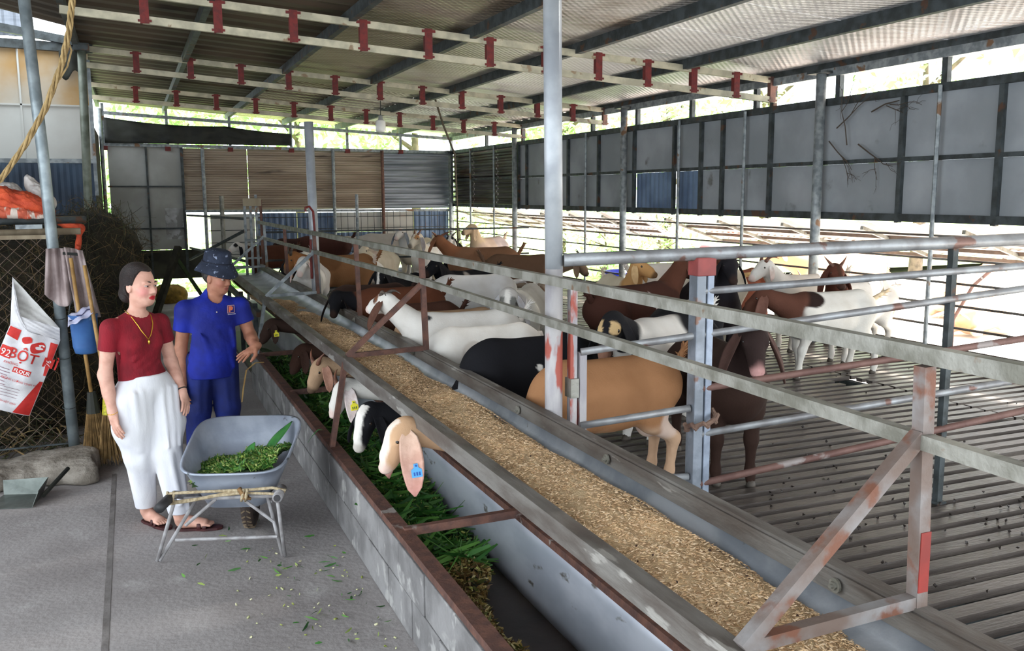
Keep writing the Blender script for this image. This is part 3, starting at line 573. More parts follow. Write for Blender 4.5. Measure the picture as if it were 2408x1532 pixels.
def goat(name, label, xy, head_deg, s=1.0, coat=None, neck=(0, 40), headdir=(0, -15), ear=.21, horns=None, tail='up', legs='stand', h=.0145, tagc=None, nlen=.30, group='goats of the herd', z=ZF, lie=False, earmode='hang', cat='goat', wide=1.0, beard=False, via=None):
    """neck=(yaw,pitch up) degrees relative to the body; headdir=(yaw relative to body, pitch)"""
    c = dict(body=WH, head=None, legs=None, ears=None, muzzle=None, tail=None, patches=[], blaze=None, neckto=None, belly=None, dorsal=None, front=None); c.update(coat or {})
    D = math.radians
    root = thing(name, label, cat, (xy[0], xy[1], z), D(head_deg), group)
    sd = SDF(); lz = -.30 if lie else 0
    Z = lambda v: v + lz
    w = wide
    sd.cap((.27, 0, Z(.52)), (-.27, 0, Z(.535)), .135, .125, .06); sd.el((.0, 0, Z(.475)), (.36, .165 * w, .165), k=.06); sd.el((.25, 0, Z(.50)), (.17, .125 * w, .19), k=.06)
    sd.el((-.31, 0, Z(.535)), (.15, .125 * w, .145), k=.06); sd.cap((.22, 0, Z(.64)), (-.28, 0, Z(.645)), .04, .045, .08)
    J = {}
    if lie:
        for sg in (1, -1):
            sd.chain([(.28, .11 * sg, Z(.42)), (.40, .13 * sg, Z(.36)), (.30, .15 * sg, Z(.34))], [.07, .04, .03], .03)
            sd.chain([(-.28, .12 * sg, Z(.46)), (-.08, .20 * sg, Z(.40)), (-.30, .22 * sg, Z(.335))], [.10, .055, .03], .03)
    else:
        sw = {'stand': (0, 0, 0, 0), 'walk': (.07, -.05, -.06, .06), 'set': (.02, -.02, .04, -.03)}[legs]
        for i, (fx, sg) in enumerate(((1, 1), (1, -1), (-1, 1), (-1, -1))):
            d = sw[i]
            if fx > 0: pts = [(.25, .085 * sg, .50), (.245 + d * .2, .10 * sg, .38), (.265 + d * .6, .085 * sg, .235), (.26 + d, .082 * sg, .075), (.27 + d, .082 * sg, .03)]; rs_ = [.085, .052, .031, .0215, .025]
            else: pts = [(-.29, .085 * sg, .52), (-.22 + d * .2, .105 * sg, .37), (-.375 + d * .6, .085 * sg, .255), (-.355 + d, .082 * sg, .075), (-.345 + d, .082 * sg, .03)]; rs_ = [.105, .066, .033, .0225, .025]
            sd.chain(pts, rs_, .035); J[i] = pts[-1]
    ny, npt = D(neck[0]), D(neck[1]); nd = np.array([math.cos(ny) * math.cos(npt), math.sin(ny) * math.cos(npt), math.sin(npt)])
    nb = np.array([.29, 0, Z(.555)]); ne = nb + nd * nlen
    if via:
        n0 = np.array([.27, 0, Z(.50)]); nb = np.array(via[0], float); ne = np.array(via[1], float); nd = ne - nb; nlen = np.linalg.norm(nd); nd = nd / nlen
        sd.cap(n0, nb, .12, .085, .05); sd.cap(nb, ne, .085, .062, .04)
    else:
        sd.cap(nb, ne, .115, .066, .05); sd.cap(nb + np.array([-.02, 0, -.06]), ne - np.array([0, 0, .02]), .075, .05, .04)
    hy, hp = D(headdir[0]), D(headdir[1]); hf = np.array([math.cos(hy) * math.cos(hp), math.sin(hy) * math.cos(hp), math.sin(hp)])
    if abs(hp) > 1.2: upv = nd
    else: upv = (0, 0, 1)
    R = frame(hf, upv); H0 = ne + nd * .02
    hl = lambda x, y, zz: H0 + R[0] * x + R[1] * y + R[2] * zz
    sd.el(hl(.02, 0, .012), (.078, .058, .062), R, .03); sd.cap(hl(.05, 0, .0), hl(.19, 0, -.028), .053, .033, .025); sd.cap(hl(.04, 0, .035), hl(.15, 0, .012), .036, .026, .025)
    sd.cap(hl(.02, 0, -.03), hl(.165, 0, -.048), .036, .021, .02); sd.el(hl(.195, 0, -.024), (.026, .030, .027), R, .012)
    for sg in (1, -1): sd.el(hl(.065, .045 * sg, .022), (.028, .016, .02), R, .015); sd.el(hl(.212, .014 * sg, -.012), (.008, .006, .006), R, .006, sub=True)
    if c.get('udder'): sd.el((-.27, 0, Z(.33)), (.07, .065, .08), k=.03)
    P, Q = sd.mesh(h)
    # coat colours, by place on the animal
    C = np.tile(np.array(lin(c['body'])[:3]), (len(P), 1)); rsn = np.random.RandomState(abs(hash(label)) % 9999 if False else len(label) * 7 + int(xy[0] * 100))
    wob = .03 * vnoise(P[:, 0] * 22, P[:, 2] * 22 + P[:, 1] * 9, len(label))
    def blend(mask, col): C[:] = C * (1 - mask[:, None]) + np.array(lin(col)[:3]) * mask[:, None]
    tn = (P - nb) @ nd; dn = np.linalg.norm(P - nb - np.clip(tn, 0, 1)[:, None] * nd, axis=1)
    hx = (P - H0) @ R.T; inhead = smooth(-.05, -.02, hx[:, 0] + wob * .4) * (np.linalg.norm(P - (H0 + R[0] * .08), axis=1) < .2)
    if c['belly']: blend(smooth(Z(.42), Z(.36), P[:, 2] + wob) * (np.abs(P[:, 0]) < .3), c['belly'])
    if c['legs']: blend(smooth(.36, .28, P[:, 2] + wob), c['legs'])
    if c['dorsal']: blend(smooth(.03, .015, np.abs(P[:, 1]) + wob * .3) * (P[:, 2] > Z(.6)) * (P[:, 0] < .3), c['dorsal'])
    for (pc, pr, pcol) in c['patches']:
        dd = np.sqrt((((P - np.array(pc) - (0, 0, lz)) / np.array(pr)) ** 2).sum(1)); blend(smooth(1.08, .92, dd + wob * 1.6), pcol)
    if c['neckto'] is not None: blend(smooth(c['neckto'] - .02, c['neckto'] + .02, tn + wob) * ((P[:, 0] > .12)), c['head'] or c['body'])
    elif c['head']: blend(smooth(.05, .11, tn + wob) * (P[:, 0] > .1) * ((dn < .2)), c['head'])
    if c['head']: blend(inhead, c['head'])
    if c['blaze']: blend(smooth(c.get('bw', .020), c.get('bw', .020) - .007, np.abs(hx[:, 1]) + wob * .15) * (hx[:, 2] > -.035) * (hx[:, 0] > -.02) * inhead, c['blaze'])
    if c.get('cheek'): blend(smooth(.04, .03, np.sqrt((hx[:, 0] - .065) ** 2 + (hx[:, 2] - .045) ** 2) + wob * .2) * (np.abs(hx[:, 1]) > .02) * inhead, c['cheek'])
    blend(smooth(.165, .2, hx[:, 0] + wob * .3) * inhead * .8, c['muzzle'] or PK if (c['head'] or c['body']) in (WH, CR, TAN, GY) else (c['muzzle'] or DB))
    sdf_obj('body', P, Q, coatm, root, C, world=False)
    # ears
    ec = c['ears'] or c['head'] or c['body']
    for sg in (1, -1):
        a = hl(-.005, .052 * sg, .022); out = R[1] * sg; dn_ = np.array([0, 0, -1.0]) if earmode == 'hang' else (out * .8 + np.array([0, 0, -.55]) - R[0] * .1)
        if earmode == 'hang': dn_ = dn_ + out * .30 + R[0] * (.16 if headdir[1] > -40 else -.04)
        dn_ /= np.linalg.norm(dn_); b = MB(); rr = []
        fw = R[0] - dn_ * (R[0] @ dn_); fw /= np.linalg.norm(fw) + 1e-9
        if np.linalg.norm(R[0] - dn_ * (R[0] @ dn_)) < .25: fw = np.cross(out, dn_); fw /= np.linalg.norm(fw)
        nr = np.cross(dn_, fw)
        for i in range(9):
            t = i / 8; wdt = ear * (.10 + .26 * math.sin(math.pi * min(1, .12 + t * .86)) ** .8) * (.45 if t < .08 else 1) * (.25 if i == 8 else 1)
            cc = a + out * (.03 * math.sin(t * 2.2)) + dn_ * (ear * t) + fw * (.02 * t)
            ring = []
            for k in range(10):
                an = 2 * math.pi * k / 10; ring.append(tuple(cc + fw * math.cos(an) * wdt * .5 + nr * (math.sin(an) * .005 + sg * .35 * wdt * (.25 - math.cos(an) ** 2 * .5))))
            rr.append(ring)
        b.rings(rr); me = bpy.data.meshes.new('ear'); me.from_pydata(b.v, [], b.f)
        t_ = np.repeat(np.linspace(0, 1, 9), 10)[:, None]; e0 = np.array(lin(ec)[:3]); e1 = np.array(lin(c.get('eartip') or (PK if ec in (WH, CR) else ec))[:3])
        set_col(me, e0 * (1 - t_) + e1 * t_); me.shade_smooth(); eo = finish('ear', me, earm, root)
        eo.parent = root; eo.matrix_parent_inverse = Matrix()
        if tagc and tagc[1] == sg:
            pc = a + dn_ * ear * tagc[2] + out * (.034); tb = MB(); q = lambda u, v, d: tuple(pc + fw * u - dn_ * v + (out * d))
            o_ = [(-.024, -.026), (.024, -.026), (.024, .008), (.010, .018), (.009, .036), (-.009, .036), (-.010, .018), (-.024, .008)]
            tb.rings([[q(u, v, 0) for u, v in o_], [q(u, v, .004) for u, v in o_]]); to = tb.build('ear_tag', tagc[0], eo, world=False); 
            nb_ = MB()
            for uu in (-.012, 0, .012):
                nb_.rings([[q(uu + u * .0035, v * .008 - .010, .0042) for u, v in ((-1, -1), (1, -1), (1, 1), (-1, 1))], [q(uu + u * .0035, v * .008 - .010, .0048) for u, v in ((-1, -1), (1, -1), (1, 1), (-1, 1))]])
            nb_.rings([[q(.005 * math.cos(t), .027 + .005 * math.sin(t), .0042) for t in np.linspace(0, 6.28, 9)[:-1]], [q(.005 * math.cos(t), .027 + .005 * math.sin(t), .006) for t in np.linspace(0, 6.28, 9)[:-1]]])
            nb_.build('tag_marking', tagw if tagc[0] is tagy else tagp, eo, world=False)
    if horns:
        ln, col, spread, curl = horns
        for sg in (1, -1):
            pts, rad = [], []
            for i in range(8):
                t = i / 7; p = hl(.02 - ln * t * (.55 + .3 * t) * (1 - curl * .3 * t), (.028 + spread * t * ln) * sg, .055 + ln * (.75 * t - curl * t * t)); pts.append(p); rad.append(.017 * (1 - t) + .002)
            MB().tube(pts, rad, 8).build('horn', col, root, smooth=True, world=False)
    for sg in (1, -1): put('eye', EYEME, root, hl(.067, .0495 * sg, .024))
    if not lie:
        for i in J: put('hoof', HOOFME, root, (J[i][0], J[i][1], 0))
    # tail with a fringe of hair
    tcol = c['tail'] or c['body']; base = np.array([-.445, 0, Z(.615)]); tv = {'up': (-.45, 0, .9), 'curl': (-.8, 0, .45), 'down': (-.35, 0, -.95), 'out': (-1, 0, .1)}[tail]; tv = np.array(tv); tv /= np.linalg.norm(tv)
    b = MB(); b.tube([base + np.array([.05, 0, -.01]), base, base + tv * .06, base + tv * .125], [.03, .024, .02, .012], 8); r2 = np.random.RandomState(5)
    for i in range(46):
        t = r2.rand(); q0 = base + tv * (.02 + .11 * t); dv = tv * .7 + np.array([r2.normal(0, .3) - .35, r2.normal(0, .45), r2.normal(0, .3) - .1]); dv /= np.linalg.norm(dv); q1 = q0 + dv * r2.uniform(.035, .065)
        b.tube([q0, (q0 + q1) / 2, q1], [.009, .006, .001], 4, caps=False)
    me = bpy.data.meshes.new('tail'); me.from_pydata(b.v, [], b.f); set_col(me, np.tile(np.array(lin(tcol)[:3]), (len(b.v), 1))); me.shade_smooth(); to = finish('tail', me, earm, root); to.matrix_parent_inverse = Matrix()
    if beard:
        b = MB()
        for i in range(24): q0 = hl(.12 + r2.rand() * .04, r2.normal(0, .01), -.062); b.tube([q0, q0 + np.array([r2.normal(0, .01), r2.normal(0, .01), -.05]), q0 + np.array([r2.normal(0, .015), r2.normal(0, .015), -.1])], [.006, .005, .001], 4, caps=False)
        me = bpy.data.meshes.new('beard'); me.from_pydata(b.v, [], b.f); set_col(me, np.tile(np.array(lin(c['head'] or c['body'])[:3]), (len(b.v), 1))); bo = finish('beard', me, earm, root); bo.matrix_parent_inverse = Matrix()
    root.scale = (s, s, s)
    return root
HOOFME = mesh_of(HOOF, hoofm); EYEME = mesh_of(EYE, eyem)
def herd():
    g = goat
    # heads down in the fodder, reaching under the grain trough
    rch = dict(neck=(0, 2), nlen=.42)
    g('goat', 'big tan goat with long pale ears and a blue ear tag, eating fodder', (2.20, 4.06), 183, 1.0, dict(body=(166, 120, 84), head=(204, 166, 132), neckto=.12, ears=(228, 196, 174), muzzle=PK, legs=(206, 170, 140), blaze=(240, 222, 208), bw=.034, patches=[((-.30, 0, .36), (.12, .2, .12), (226, 200, 184))], udder=True, eartip=(206, 150, 140)), via=((.52, 0, .29), (1.06, 0, .44)), neck=(-3, -4), headdir=(4, -50), nlen=.58, ear=.30, tagc=(tagb, 1, .62), h=.011, wide=1.1)
    g('goat', 'black goat with a broad white face stripe, eating in the trough', (2.12, 4.86), 182, 1.0, dict(body=BK, head=BK, blaze=WH, bw=.03, patches=[((-.02, .12, .36), (.07, .2, .13), WH), ((.0, .15, .54), (.02, .1, .02), WH)], muzzle=GY), via=((.50, 0, .27), (.95, 0, .335)), neck=(0, 0), headdir=(36, -52), nlen=.50, ear=.2, h=.011, tail='up')
    g('goat', 'white horned goat with a yellow ear tag, eating in the fodder trough', (2.12, 5.62), 180, .95, dict(body=WH, ears=(236, 222, 220), patches=[((.12, .14, .46), (.10, .09, .16), (206, 198, 190))]), via=((.50, 0, .27), (.95, 0, .335)), neck=(-2, -2), headdir=(14, -50), nlen=.52, ear=.25, horns=(.13, hornb, .5, .5), tagc=(tagy, 1, .5), h=.011, tail='down')
    g('goat', 'fawn horned goat eating fodder beyond the white one with the yellow ear tag', (2.14, 6.40), 180, .97, dict(body=(166, 136, 108), head=(176, 146, 118), ears=(186, 140, 120)), via=((.50, 0, .27), (.95, 0, .335)), neck=(0, 0), headdir=(20, -50), nlen=.50, ear=.2, horns=(.12, hornb, .6, .4))
    g('goat', 'brown goat with a black head and long black ears hanging over the grain trough', (2.2, 8.0), 183, 1.0, dict(body=(104, 62, 44), head=BK, neckto=.16, ears=(40, 32, 32)), neck=(10, 15), headdir=(62, -34), ear=.25, nlen=.28)
    g('goat', 'dark brown goat eating in the shaded part of the fodder trough', (2.1, 7.15), 180, .93, dict(body=(74, 48, 38), head=(62, 42, 34)), via=((.50, 0, .27), (.95, 0, .335)), neck=(0, 0), headdir=(5, -50), nlen=.46, ear=.2)
    g('goat', 'brown goat with a small yellow ear tag eating in the shaded trough', (2.1, 8.7), 180, .95, dict(body=DB, head=(62, 46, 40)), via=((.50, 0, .27), (.95, 0, .335)), neck=(0, 2), headdir=(10, -45), nlen=.46, ear=.2, tagc=(tagy, 1, .5))
    # standing behind the trough
    g('goat', 'white goat with brown ears and horns, head raised over the trough and turned away', (2.16, 6.12), 178, 1.0, dict(body=WH, head=WH, cheek=(120, 78, 56), ears=(96, 66, 54), patches=[((-.36, -.05, .62), (.09, .06, .04), GY), ((.28, .05, .66), (.04, .04, .03), BK)]), neck=(-6, 42), headdir=(-60, -10), ear=.22, horns=(.14, hornm, .3, .8), h=.012, tail='up', nlen=.32)
    g('goat', 'white goat with a brown-stained tail held out, beside the black horned goat', (3.20, 8.75), 172, 1.02, dict(body=(224, 222, 220), patches=[((.0, -.1, .40), (.2, .1, .08), (190, 186, 182))]), neck=(0, -15), headdir=(0, -50), tail='out')
    g('goat', 'black horned goat lowering its head behind the white goat with the raised tail', (3.42, 9.5), 205, 1.0, dict(body=BK, head=BK, patches=[((.1, 0, .62), (.1, .1, .07), GY)]), neck=(10, 45), headdir=(10, -20), horns=(.2, hornb, .3, .9))
    g('goat', 'white goat with long pink ears and yellow ear tag beside the far column', (1.95, 10.95), 252, 1.04, dict(body=WH, ears=(238, 214, 210)), neck=(0, 36), headdir=(-8, -30), ear=.25, tail='up', tagc=(tagy, -1, .7), nlen=.3)
    g('goat', 'shaggy tan goat with swept-back horns looking down over the grain trough', (2.5, 11.8), 188, 1.08, dict(body=(150, 108, 74), head=(164, 112, 70), muzzle=(120, 110, 100), patches=[((.2, 0, .6), (.2, .2, .12), (128, 90, 60))]), neck=(0, 26), headdir=(8, -48), horns=(.24, hornm, .25, .7), beard=True, ear=.2)
    g('goat', 'goat with white hindquarters and black shoulders, head down at the far trough', (2.15, 12.85), 244, 1.05, dict(body=WH, patches=[((.22, 0, .5), (.22, .3, .4), BK)], head=BK, neckto=0.0), neck=(0, 0), headdir=(0, -40), tail='up')
    g('goat', 'white goat with a black-patched face peering out beside the drop gate', (2.13, 15.6), 196, 1.0, dict(body=BR, head=WH, cheek=BK, neckto=.2, ears=BK), neck=(0, 28), headdir=(20, -16), ear=.2)
    g('goat', 'dark brown goat with a thin raised tail standing along the blue end wall', (3.1, 16.2), 180, 1.15, dict(body=(70, 42, 36), head=(56, 36, 32)), neck=(0, 10), headdir=(0, -30), tail='up')
    g('goat', 'white goat seen from behind with a tall upright tail beside the second column', (2.9, 12.2), 92, 1.0, dict(body=WH, tail=(238, 226, 214)), neck=(0, 0), headdir=(0, -30), tail='up')
    g('goat', 'glossy black goat with a thin white face stripe, head lowered', (2.62, 9.3), 226, .98, dict(body=BK, head=BK, blaze=WH, bw=.014, ears=(30, 30, 34)), neck=(6, 40), headdir=(16, -50), ear=.24)
    # far part of the pen
    g('goat', 'white goat with ears held sideways before the blue sheets', (3.42, 13.35), 232, 1.0, dict(body=CR, muzzle=(180, 160, 146)), neck=(0, 34), headdir=(0, -24), ear=.19, earmode='side')
    g('goat', 'pale grey goat standing side-on behind the others at the blue end wall', (4.35, 16.6), 178, 1.16, dict(body=(206, 200, 194)), neck=(0, 8), headdir=(0, -20))
    g('goat', 'white goat with grey hanging ears and raised head in the far pen', (4.55, 15.2), 222, 1.1, dict(body=CR, head=WH, ears=(140, 150, 164)), neck=(0, 56), headdir=(6, -20), ear=.24)
    g('goat', 'white goat with a tan cheek looking aside in the far pen', (4.25, 13.7), 240, 1.1, dict(body=WH, head=(236, 226, 208), cheek=TAN, ears=(158, 156, 158)), neck=(0, 50), headdir=(-30, -24), ear=.22, horns=(.10, hornb, .4, .2))
    g('goat', 'brown horned goat turned away with its back to the passage', (4.5, 11.9), 160, 1.14, dict(body=(132, 96, 72), head=(140, 92, 64), legs=(196, 170, 150), patches=[((-.1, 0, .36), (.3, .3, .12), (190, 166, 148))]), neck=(8, 44), headdir=(-60, -4), horns=(.13, hornb, .9, .3), ear=.22)
    g('goat', 'black goat with a white face and yellow tag behind the brown horned goat', (5.05, 14.7), 244, 1.0, dict(body=BK, head=WH, ears=BK, cheek=BK), neck=(0, 52), headdir=(0, -26), ear=.2, horns=(.12, hornm, .8, .3), tagc=(tagy, -1, .7))
    g('goat', 'cream goat with head held high beside the far rails', (5.75, 14.9), 216, 1.12, dict(body=(222, 196, 176), head=(226, 200, 166), patches=[((-.2, 0, .5), (.2, .3, .3), (214, 196, 190))]), neck=(0, 66), headdir=(-26, -12), ear=.22)
    g('goat', 'brown-backed goat with grey crooked horns lowering its head towards the column', (4.55, 10.6), -28, 1.1, dict(body=(110, 84, 66), belly=(190, 170, 150), legs=(150, 110, 86), head=(120, 100, 84)), neck=(0, 12), headdir=(0, -40), horns=(.14, hornm, .7, .4))
    g('goat', 'grey and white long-faced goat half hidden by the thick column', (3.0, 6.95), 236, 1.08, dict(body=(214, 210, 200), head=(196, 192, 188), cheek=(120, 120, 116), blaze=WH, ears=(196, 196, 200)), neck=(0, 24), headdir=(8, -58), ear=.26, tagc=(tagb, 1, .55), nlen=.34)
    # right part of the pen
    g('goat', 'tan and white goat resting its raised head sideways in front of the blue tub', (4.52, 8.05), 262, 1.0, dict(body=CR, head=(206, 158, 104), patches=[((.28, 0, .5), (.14, .08, .3), WH)], ears=(226, 190, 140)), neck=(0, 60), headdir=(46, -14), ear=.2)
    g('goat', 'white goat with a raised white tail beyond the brown goat with the white face', (5.35, 8.5), 8, 1.12, dict(body=WH), neck=(0, 25), headdir=(0, -20), tail='up')
    g('goat', 'large dark brown goat with a white face, turned away', (3.76, 6.45), 18, 1.14, dict(body=(72, 44, 36), head=(96, 60, 46), blaze=WH, bw=.03, patches=[((.06, -.16, .5), (.02, .12, .2), (226, 210, 208))]), neck=(12, 36), headdir=(0, -12), horns=(.16, hornm, .3, .2), h=.013, wide=1.15, nlen=.36)
    g('goat', 'cream goat standing across behind the large dark brown one', (5.08, 7.4), 188, 1.16, dict(body=(232, 224, 206), patches=[((-.02, .15, .56), (.06, .1, .08), (206, 164, 120))], tail=(226, 196, 140)), neck=(0, -10), headdir=(0, -50), tail='out')
    g('goat', 'black and white goat with tan eyebrows, head lowered beside the steel gate post', (3.1, 4.9), 205, 1.1, dict(body=WH, head=BK, cheek=(206, 176, 130), muzzle=(150, 110, 92), patches=[((-.22, 0, .55), (.24, .3, .2), BK), ((.3, 0, .4), (.10, .2, .14), (196, 176, 180))], neckto=.17), neck=(6, 30), headdir=(14, -44), ear=.22, h=.012, nlen=.30)
    g('goat', 'black goat with pale ear edges seen from above, squeezed behind the gate post', (3.78, 5.75), 214, 1.05, dict(body=BK, head=BK, ears=(120, 108, 100), dorsal=WH, patches=[((.1, .1, .36), (.3, .2, .12), GY)]), neck=(0, 4), headdir=(0, -50), ear=.25)
    g('goat', 'reddish brown goat looking away just behind the slim black goat', (5.75, 7.75), 205, 1.06, dict(body=(132, 72, 50), head=(140, 80, 54)), neck=(0, 62), headdir=(40, 6), ear=.2)
    g('goat', 'slim black goat with upright head and small horns facing forward', (4.74, 6.80), 256, 1.07, dict(body=(34, 28, 30), head=(34, 32, 36)), neck=(-10, 62), headdir=(-6, -34), ear=.2, horns=(.10, hornb, .9, .2), h=.013, nlen=.36)
    g('goat', 'white horned goat in profile nosing the slim black goat', (6.1, 7.1), 184, 1.06, dict(body=(226, 218, 208), head=WH, patches=[((.3, 0, .42), (.08, .1, .14), (130, 104, 84)), ((-.2, .12, .46), (.12, .1, .12), (206, 180, 160))]), neck=(0, 46), headdir=(0, -22), ear=.001 + .15, horns=(.17, hornb, .3, .8), h=.013)
    g('goat', 'white goat with a brown head turned forward, at the edge of the slats', (6.10, 6.42), 192, 1.04, dict(body=WH, head=(98, 58, 46), blaze=(78, 52, 40), neckto=.10, patches=[((-.06, 0, .66), (.04, .06, .03), BK), ((-.3, .14, .4), (.06, .1, .07), (222, 190, 160))]), neck=(20, 56), headdir=(62, -30), ear=.26, horns=(.08, hornb, .9, .0), tail='out', legs='set', h=.013)
    g('goat', 'white goat with a brown drooping-eared head and black nape, walking across the pen', (5.36, 5.98), 176, 1.02, dict(body=(230, 226, 218), head=(96, 62, 50), neckto=.02, ears=(126, 90, 78), patches=[((.24, 0, .64), (.14, .2, .07), (44, 30, 26))], tail=(236, 220, 186)), neck=(-6, 22), headdir=(-34, -30), ear=.26, legs='walk', tail='curl', h=.013, wide=1.05)
    g('goat', 'dark chocolate goat with a pink muzzle standing on the slats, facing forward', (2.93, 4.12), 255, 1.06, dict(body=(52, 36, 30), head=(46, 34, 32), muzzle=(196, 150, 146), ears=(84, 62, 56)), neck=(-6, 48), headdir=(-10, -46), ear=.26, h=.011, legs='set', nlen=.32, tail='down', wide=1.15)
herd()
# ------------------------------------------------------------------ people
skinm = mat('skin', (200, 150, 130), (206, 190, 180), 18, .55, 0, .05, 80, attr='Col', spec=.35)
eyew = mat('eye_white', (168, 160, 154), rough=.35); irism = mat('iris', (38, 24, 18), rough=.15, coat=.5)
browm = mat('brow', (38, 26, 22), rough=.8)
def V3(*a): return np.array(a, float)
def hand(sd, wrist, d, pn, side, size=1.0, curl=.5, spread=.10, splay=1.0):
    """d: towards the fingers, pn: out of the palm, side=+1 when the thumb lies along cross(d, pn)"""
    d = d / np.linalg.norm(d); pn = pn - d * (pn @ d); pn /= np.linalg.norm(pn); l = np.cross(d, pn) * side; s = size
    sd.el(wrist + d * .045 * s, V3(.050, .037, .0155) * s, np.array([d, l, pn]), .012)
    sd.cap(wrist - d * .02, wrist + d * .02 * s, .024 * s, .024 * s, .015)
    for i, (off, ln) in enumerate(((.029, .066), (.0095, .076), (-.0105, .071), (-.029, .054))):
        k0 = wrist + d * (.083 - .004 * abs(i - 1)) * s + l * off * s; dirn = d * math.cos(spread * (1.2 - i) * splay) + l * math.sin(spread * (1.2 - i) * splay); a = .1; p = k0; r = .0088 * s
        for f in (.45, .32, .23):
            a += curl * (.5 if f == .45 else .6); q = p + (dirn * math.cos(a) + pn * math.sin(a)) * ln * f * s; sd.cap(p, q, r, r * .9, .004); p = q; r *= .9
    t0 = wrist + d * .022 * s + l * .026 * s; t1 = t0 + (d * .7 + l * .62 + pn * .35) * .042 * s; t2 = t1 + (d * .9 + l * .22 + pn * .3) * .03 * s; t3 = t2 + (d * .95 + l * .05 + pn * .3) * .022 * s
    sd.chain([t0, t1, t2, t3], [.014 * s, .0115 * s, .010 * s, .008 * s], .008)
def head(sd, Hc, R, male=False, s=1.0):
    p = lambda x, y, z: Hc + (R[0] * x + R[1] * y + R[2] * z) * s
    e = lambda c, r, k=.02, sub=False: sd.el(p(*c), V3(*r) * s, R, k * s, sub)
    e((-.015, 0, .03), (.095, .076, .090)); e((.022, 0, -.03), (.070, .064, .085), .03); e((.058, 0, -.088), (.030, .034, .026), .03)
    e((.02, 0, -.07), (.055, .055 if not male else .06, .03), .03)
    for g in (1, -1):
        e((.050, .036 * g, -.028), (.032, .028, .032), .02); e((.080, .030 * g, .024), (.014, .024, .009), .015); e((.097, .032 * g, .004), (.014, .019, .0095), .008, True)
        e((.090, .0135 * g, -.034), (.0125, .009, .009), .006); e((-.008, .076 * g, -.008), (.019, .010, .033), .008); e((-.004, .086 * g, -.006), (.009, .006, .019), .006, True)
        e((.0885, .032 * g, .0115), (.008, .018, .0038), .004); e((.0865, .032 * g, -.0045), (.008, .016, .003), .004)
    sd.cap(p(.082, 0, .010), p(.103, 0, -.028), .0075 * s, .0125 * s, .012); 
    e((.0905, 0, -.0575), (.010, .023, .0062), .005); e((.089, 0, -.0695), (.010, .019, .0072), .005); e((.097, 0, -.0635), (.008, .020, .0014), .003, True)
    return p
def face_parts(root, body, p, R, s, Hc):
    for g in (1, -1):
        b = MB(); b.sphere((0, 0, 0), 1, 12, 8, (.0115 * s, .0150 * s, .0062 * s)); me = bpy.data.meshes.new('eye'); me.from_pydata([tuple(p(.0770, .032 * g, .004) + R.T @ np.array(v)) for v in b.v], [], b.f); me.materials.append(eyew); me.shade_smooth()
        eo = finish('eye', me, None, root, world=False); eo.matrix_parent_inverse = Matrix()
        b = MB(); b.sphere((0, 0, 0), 1, 10, 6, (.0035 * s, .0070 * s, .0060 * s)); me = bpy.data.meshes.new('iris'); me.from_pydata([tuple(p(.0862, .0315 * g, .0042) + R.T @ np.array(v)) for v in b.v], [], b.f); me.materials.append(irism); me.shade_smooth()
        o = finish('iris', me, None, eo, world=False); o.matrix_parent_inverse = Matrix()
        b = MB(); b.tube([p(.0925, .014 * g, .0255), p(.0930, .026 * g, .0285), p(.084, .041 * g, .0275), p(.074, .05 * g, .0225)], [.0030 * s, .0042 * s, .0036 * s, .0014], 6); o = b.build('eyebrow', browm, root, smooth=True, world=False)
        b = MB(); b.tube([p(.0905, .017 * g, .0075), p(.0935, .029 * g, .0135), p(.086, .0455 * g, .0085)], [.0012 * s, .0018 * s, .0014 * s], 5); b.build('eyelash', browm, root, world=False)
def skin_cols(P, Hc, R, s, base, lip, blush, dark=None):
    C = np.tile(np.array(lin(base)[:3]), (len(P), 1)); q = (P - Hc) @ R.T / s
    def bl(m, c): C[:] = C * (1 - m[:, None]) + np.array(lin(c)[:3]) * m[:, None]
    dd = np.minimum(np.sqrt(((q[:, 0] - .06) / .05) ** 2 + ((q[:, 1] - .045) / .03) ** 2 + ((q[:, 2] + .03) / .035) ** 2), np.sqrt(((q[:, 0] - .06) / .05) ** 2 + ((q[:, 1] + .045) / .03) ** 2 + ((q[:, 2] + .03) / .035) ** 2))
    bl(smooth(1.3, .4, dd) * .65, blush)
    m = smooth(1.12, .9, np.sqrt((q[:, 1] / .0235) ** 2 + ((q[:, 2] + .0635) / .0125) ** 2)) * (q[:, 0] > .07); bl(m, lip)
    return C
def foot(sd, heel, toe, s=1.0):
    d = toe - heel; L_ = np.linalg.norm(d); d /= L_; l = np.cross((0, 0, 1), d)
    sd.el(heel + d * .03 + V3(0, 0, .035), V3(.04, .03, .035) * s, np.array([d, l, (0, 0, 1)]), .02)
    sd.cap(heel + d * .05 + V3(0, 0, .05), heel + d * (L_ * .72) + V3(0, 0, .026), .034 * s, .024 * s, .02); sd.cap(heel + d * .05 + V3(0, 0, .028), heel + d * (L_ * .72) + l * .02 + V3(0, 0, .02), .026 * s, .02 * s, .02); sd.cap(heel + d * .05 + V3(0, 0, .028), heel + d * (L_ * .72) - l * .02 + V3(0, 0, .02), .026 * s, .02 * s, .02)
    for i in range(5): a = heel + d * (L_ * .74) + l * (.030 - .015 * i) + V3(0, 0, .02); sd.cap(a, a + d * (.042 - .004 * abs(i - 1)) - V3(0, 0, .006), .0105 if i else .0105, .008, .004)
    return d, l
def local(root_xy): return lambda x, y, z: V3(x - root_xy[0], y - root_xy[1], z)
def rib(pts, r, m, name, parent, n=6, flat=None): b = MB(); b.tube(pts, r, n, flat=flat); return b.build(name, m, parent, smooth=True, world=False)
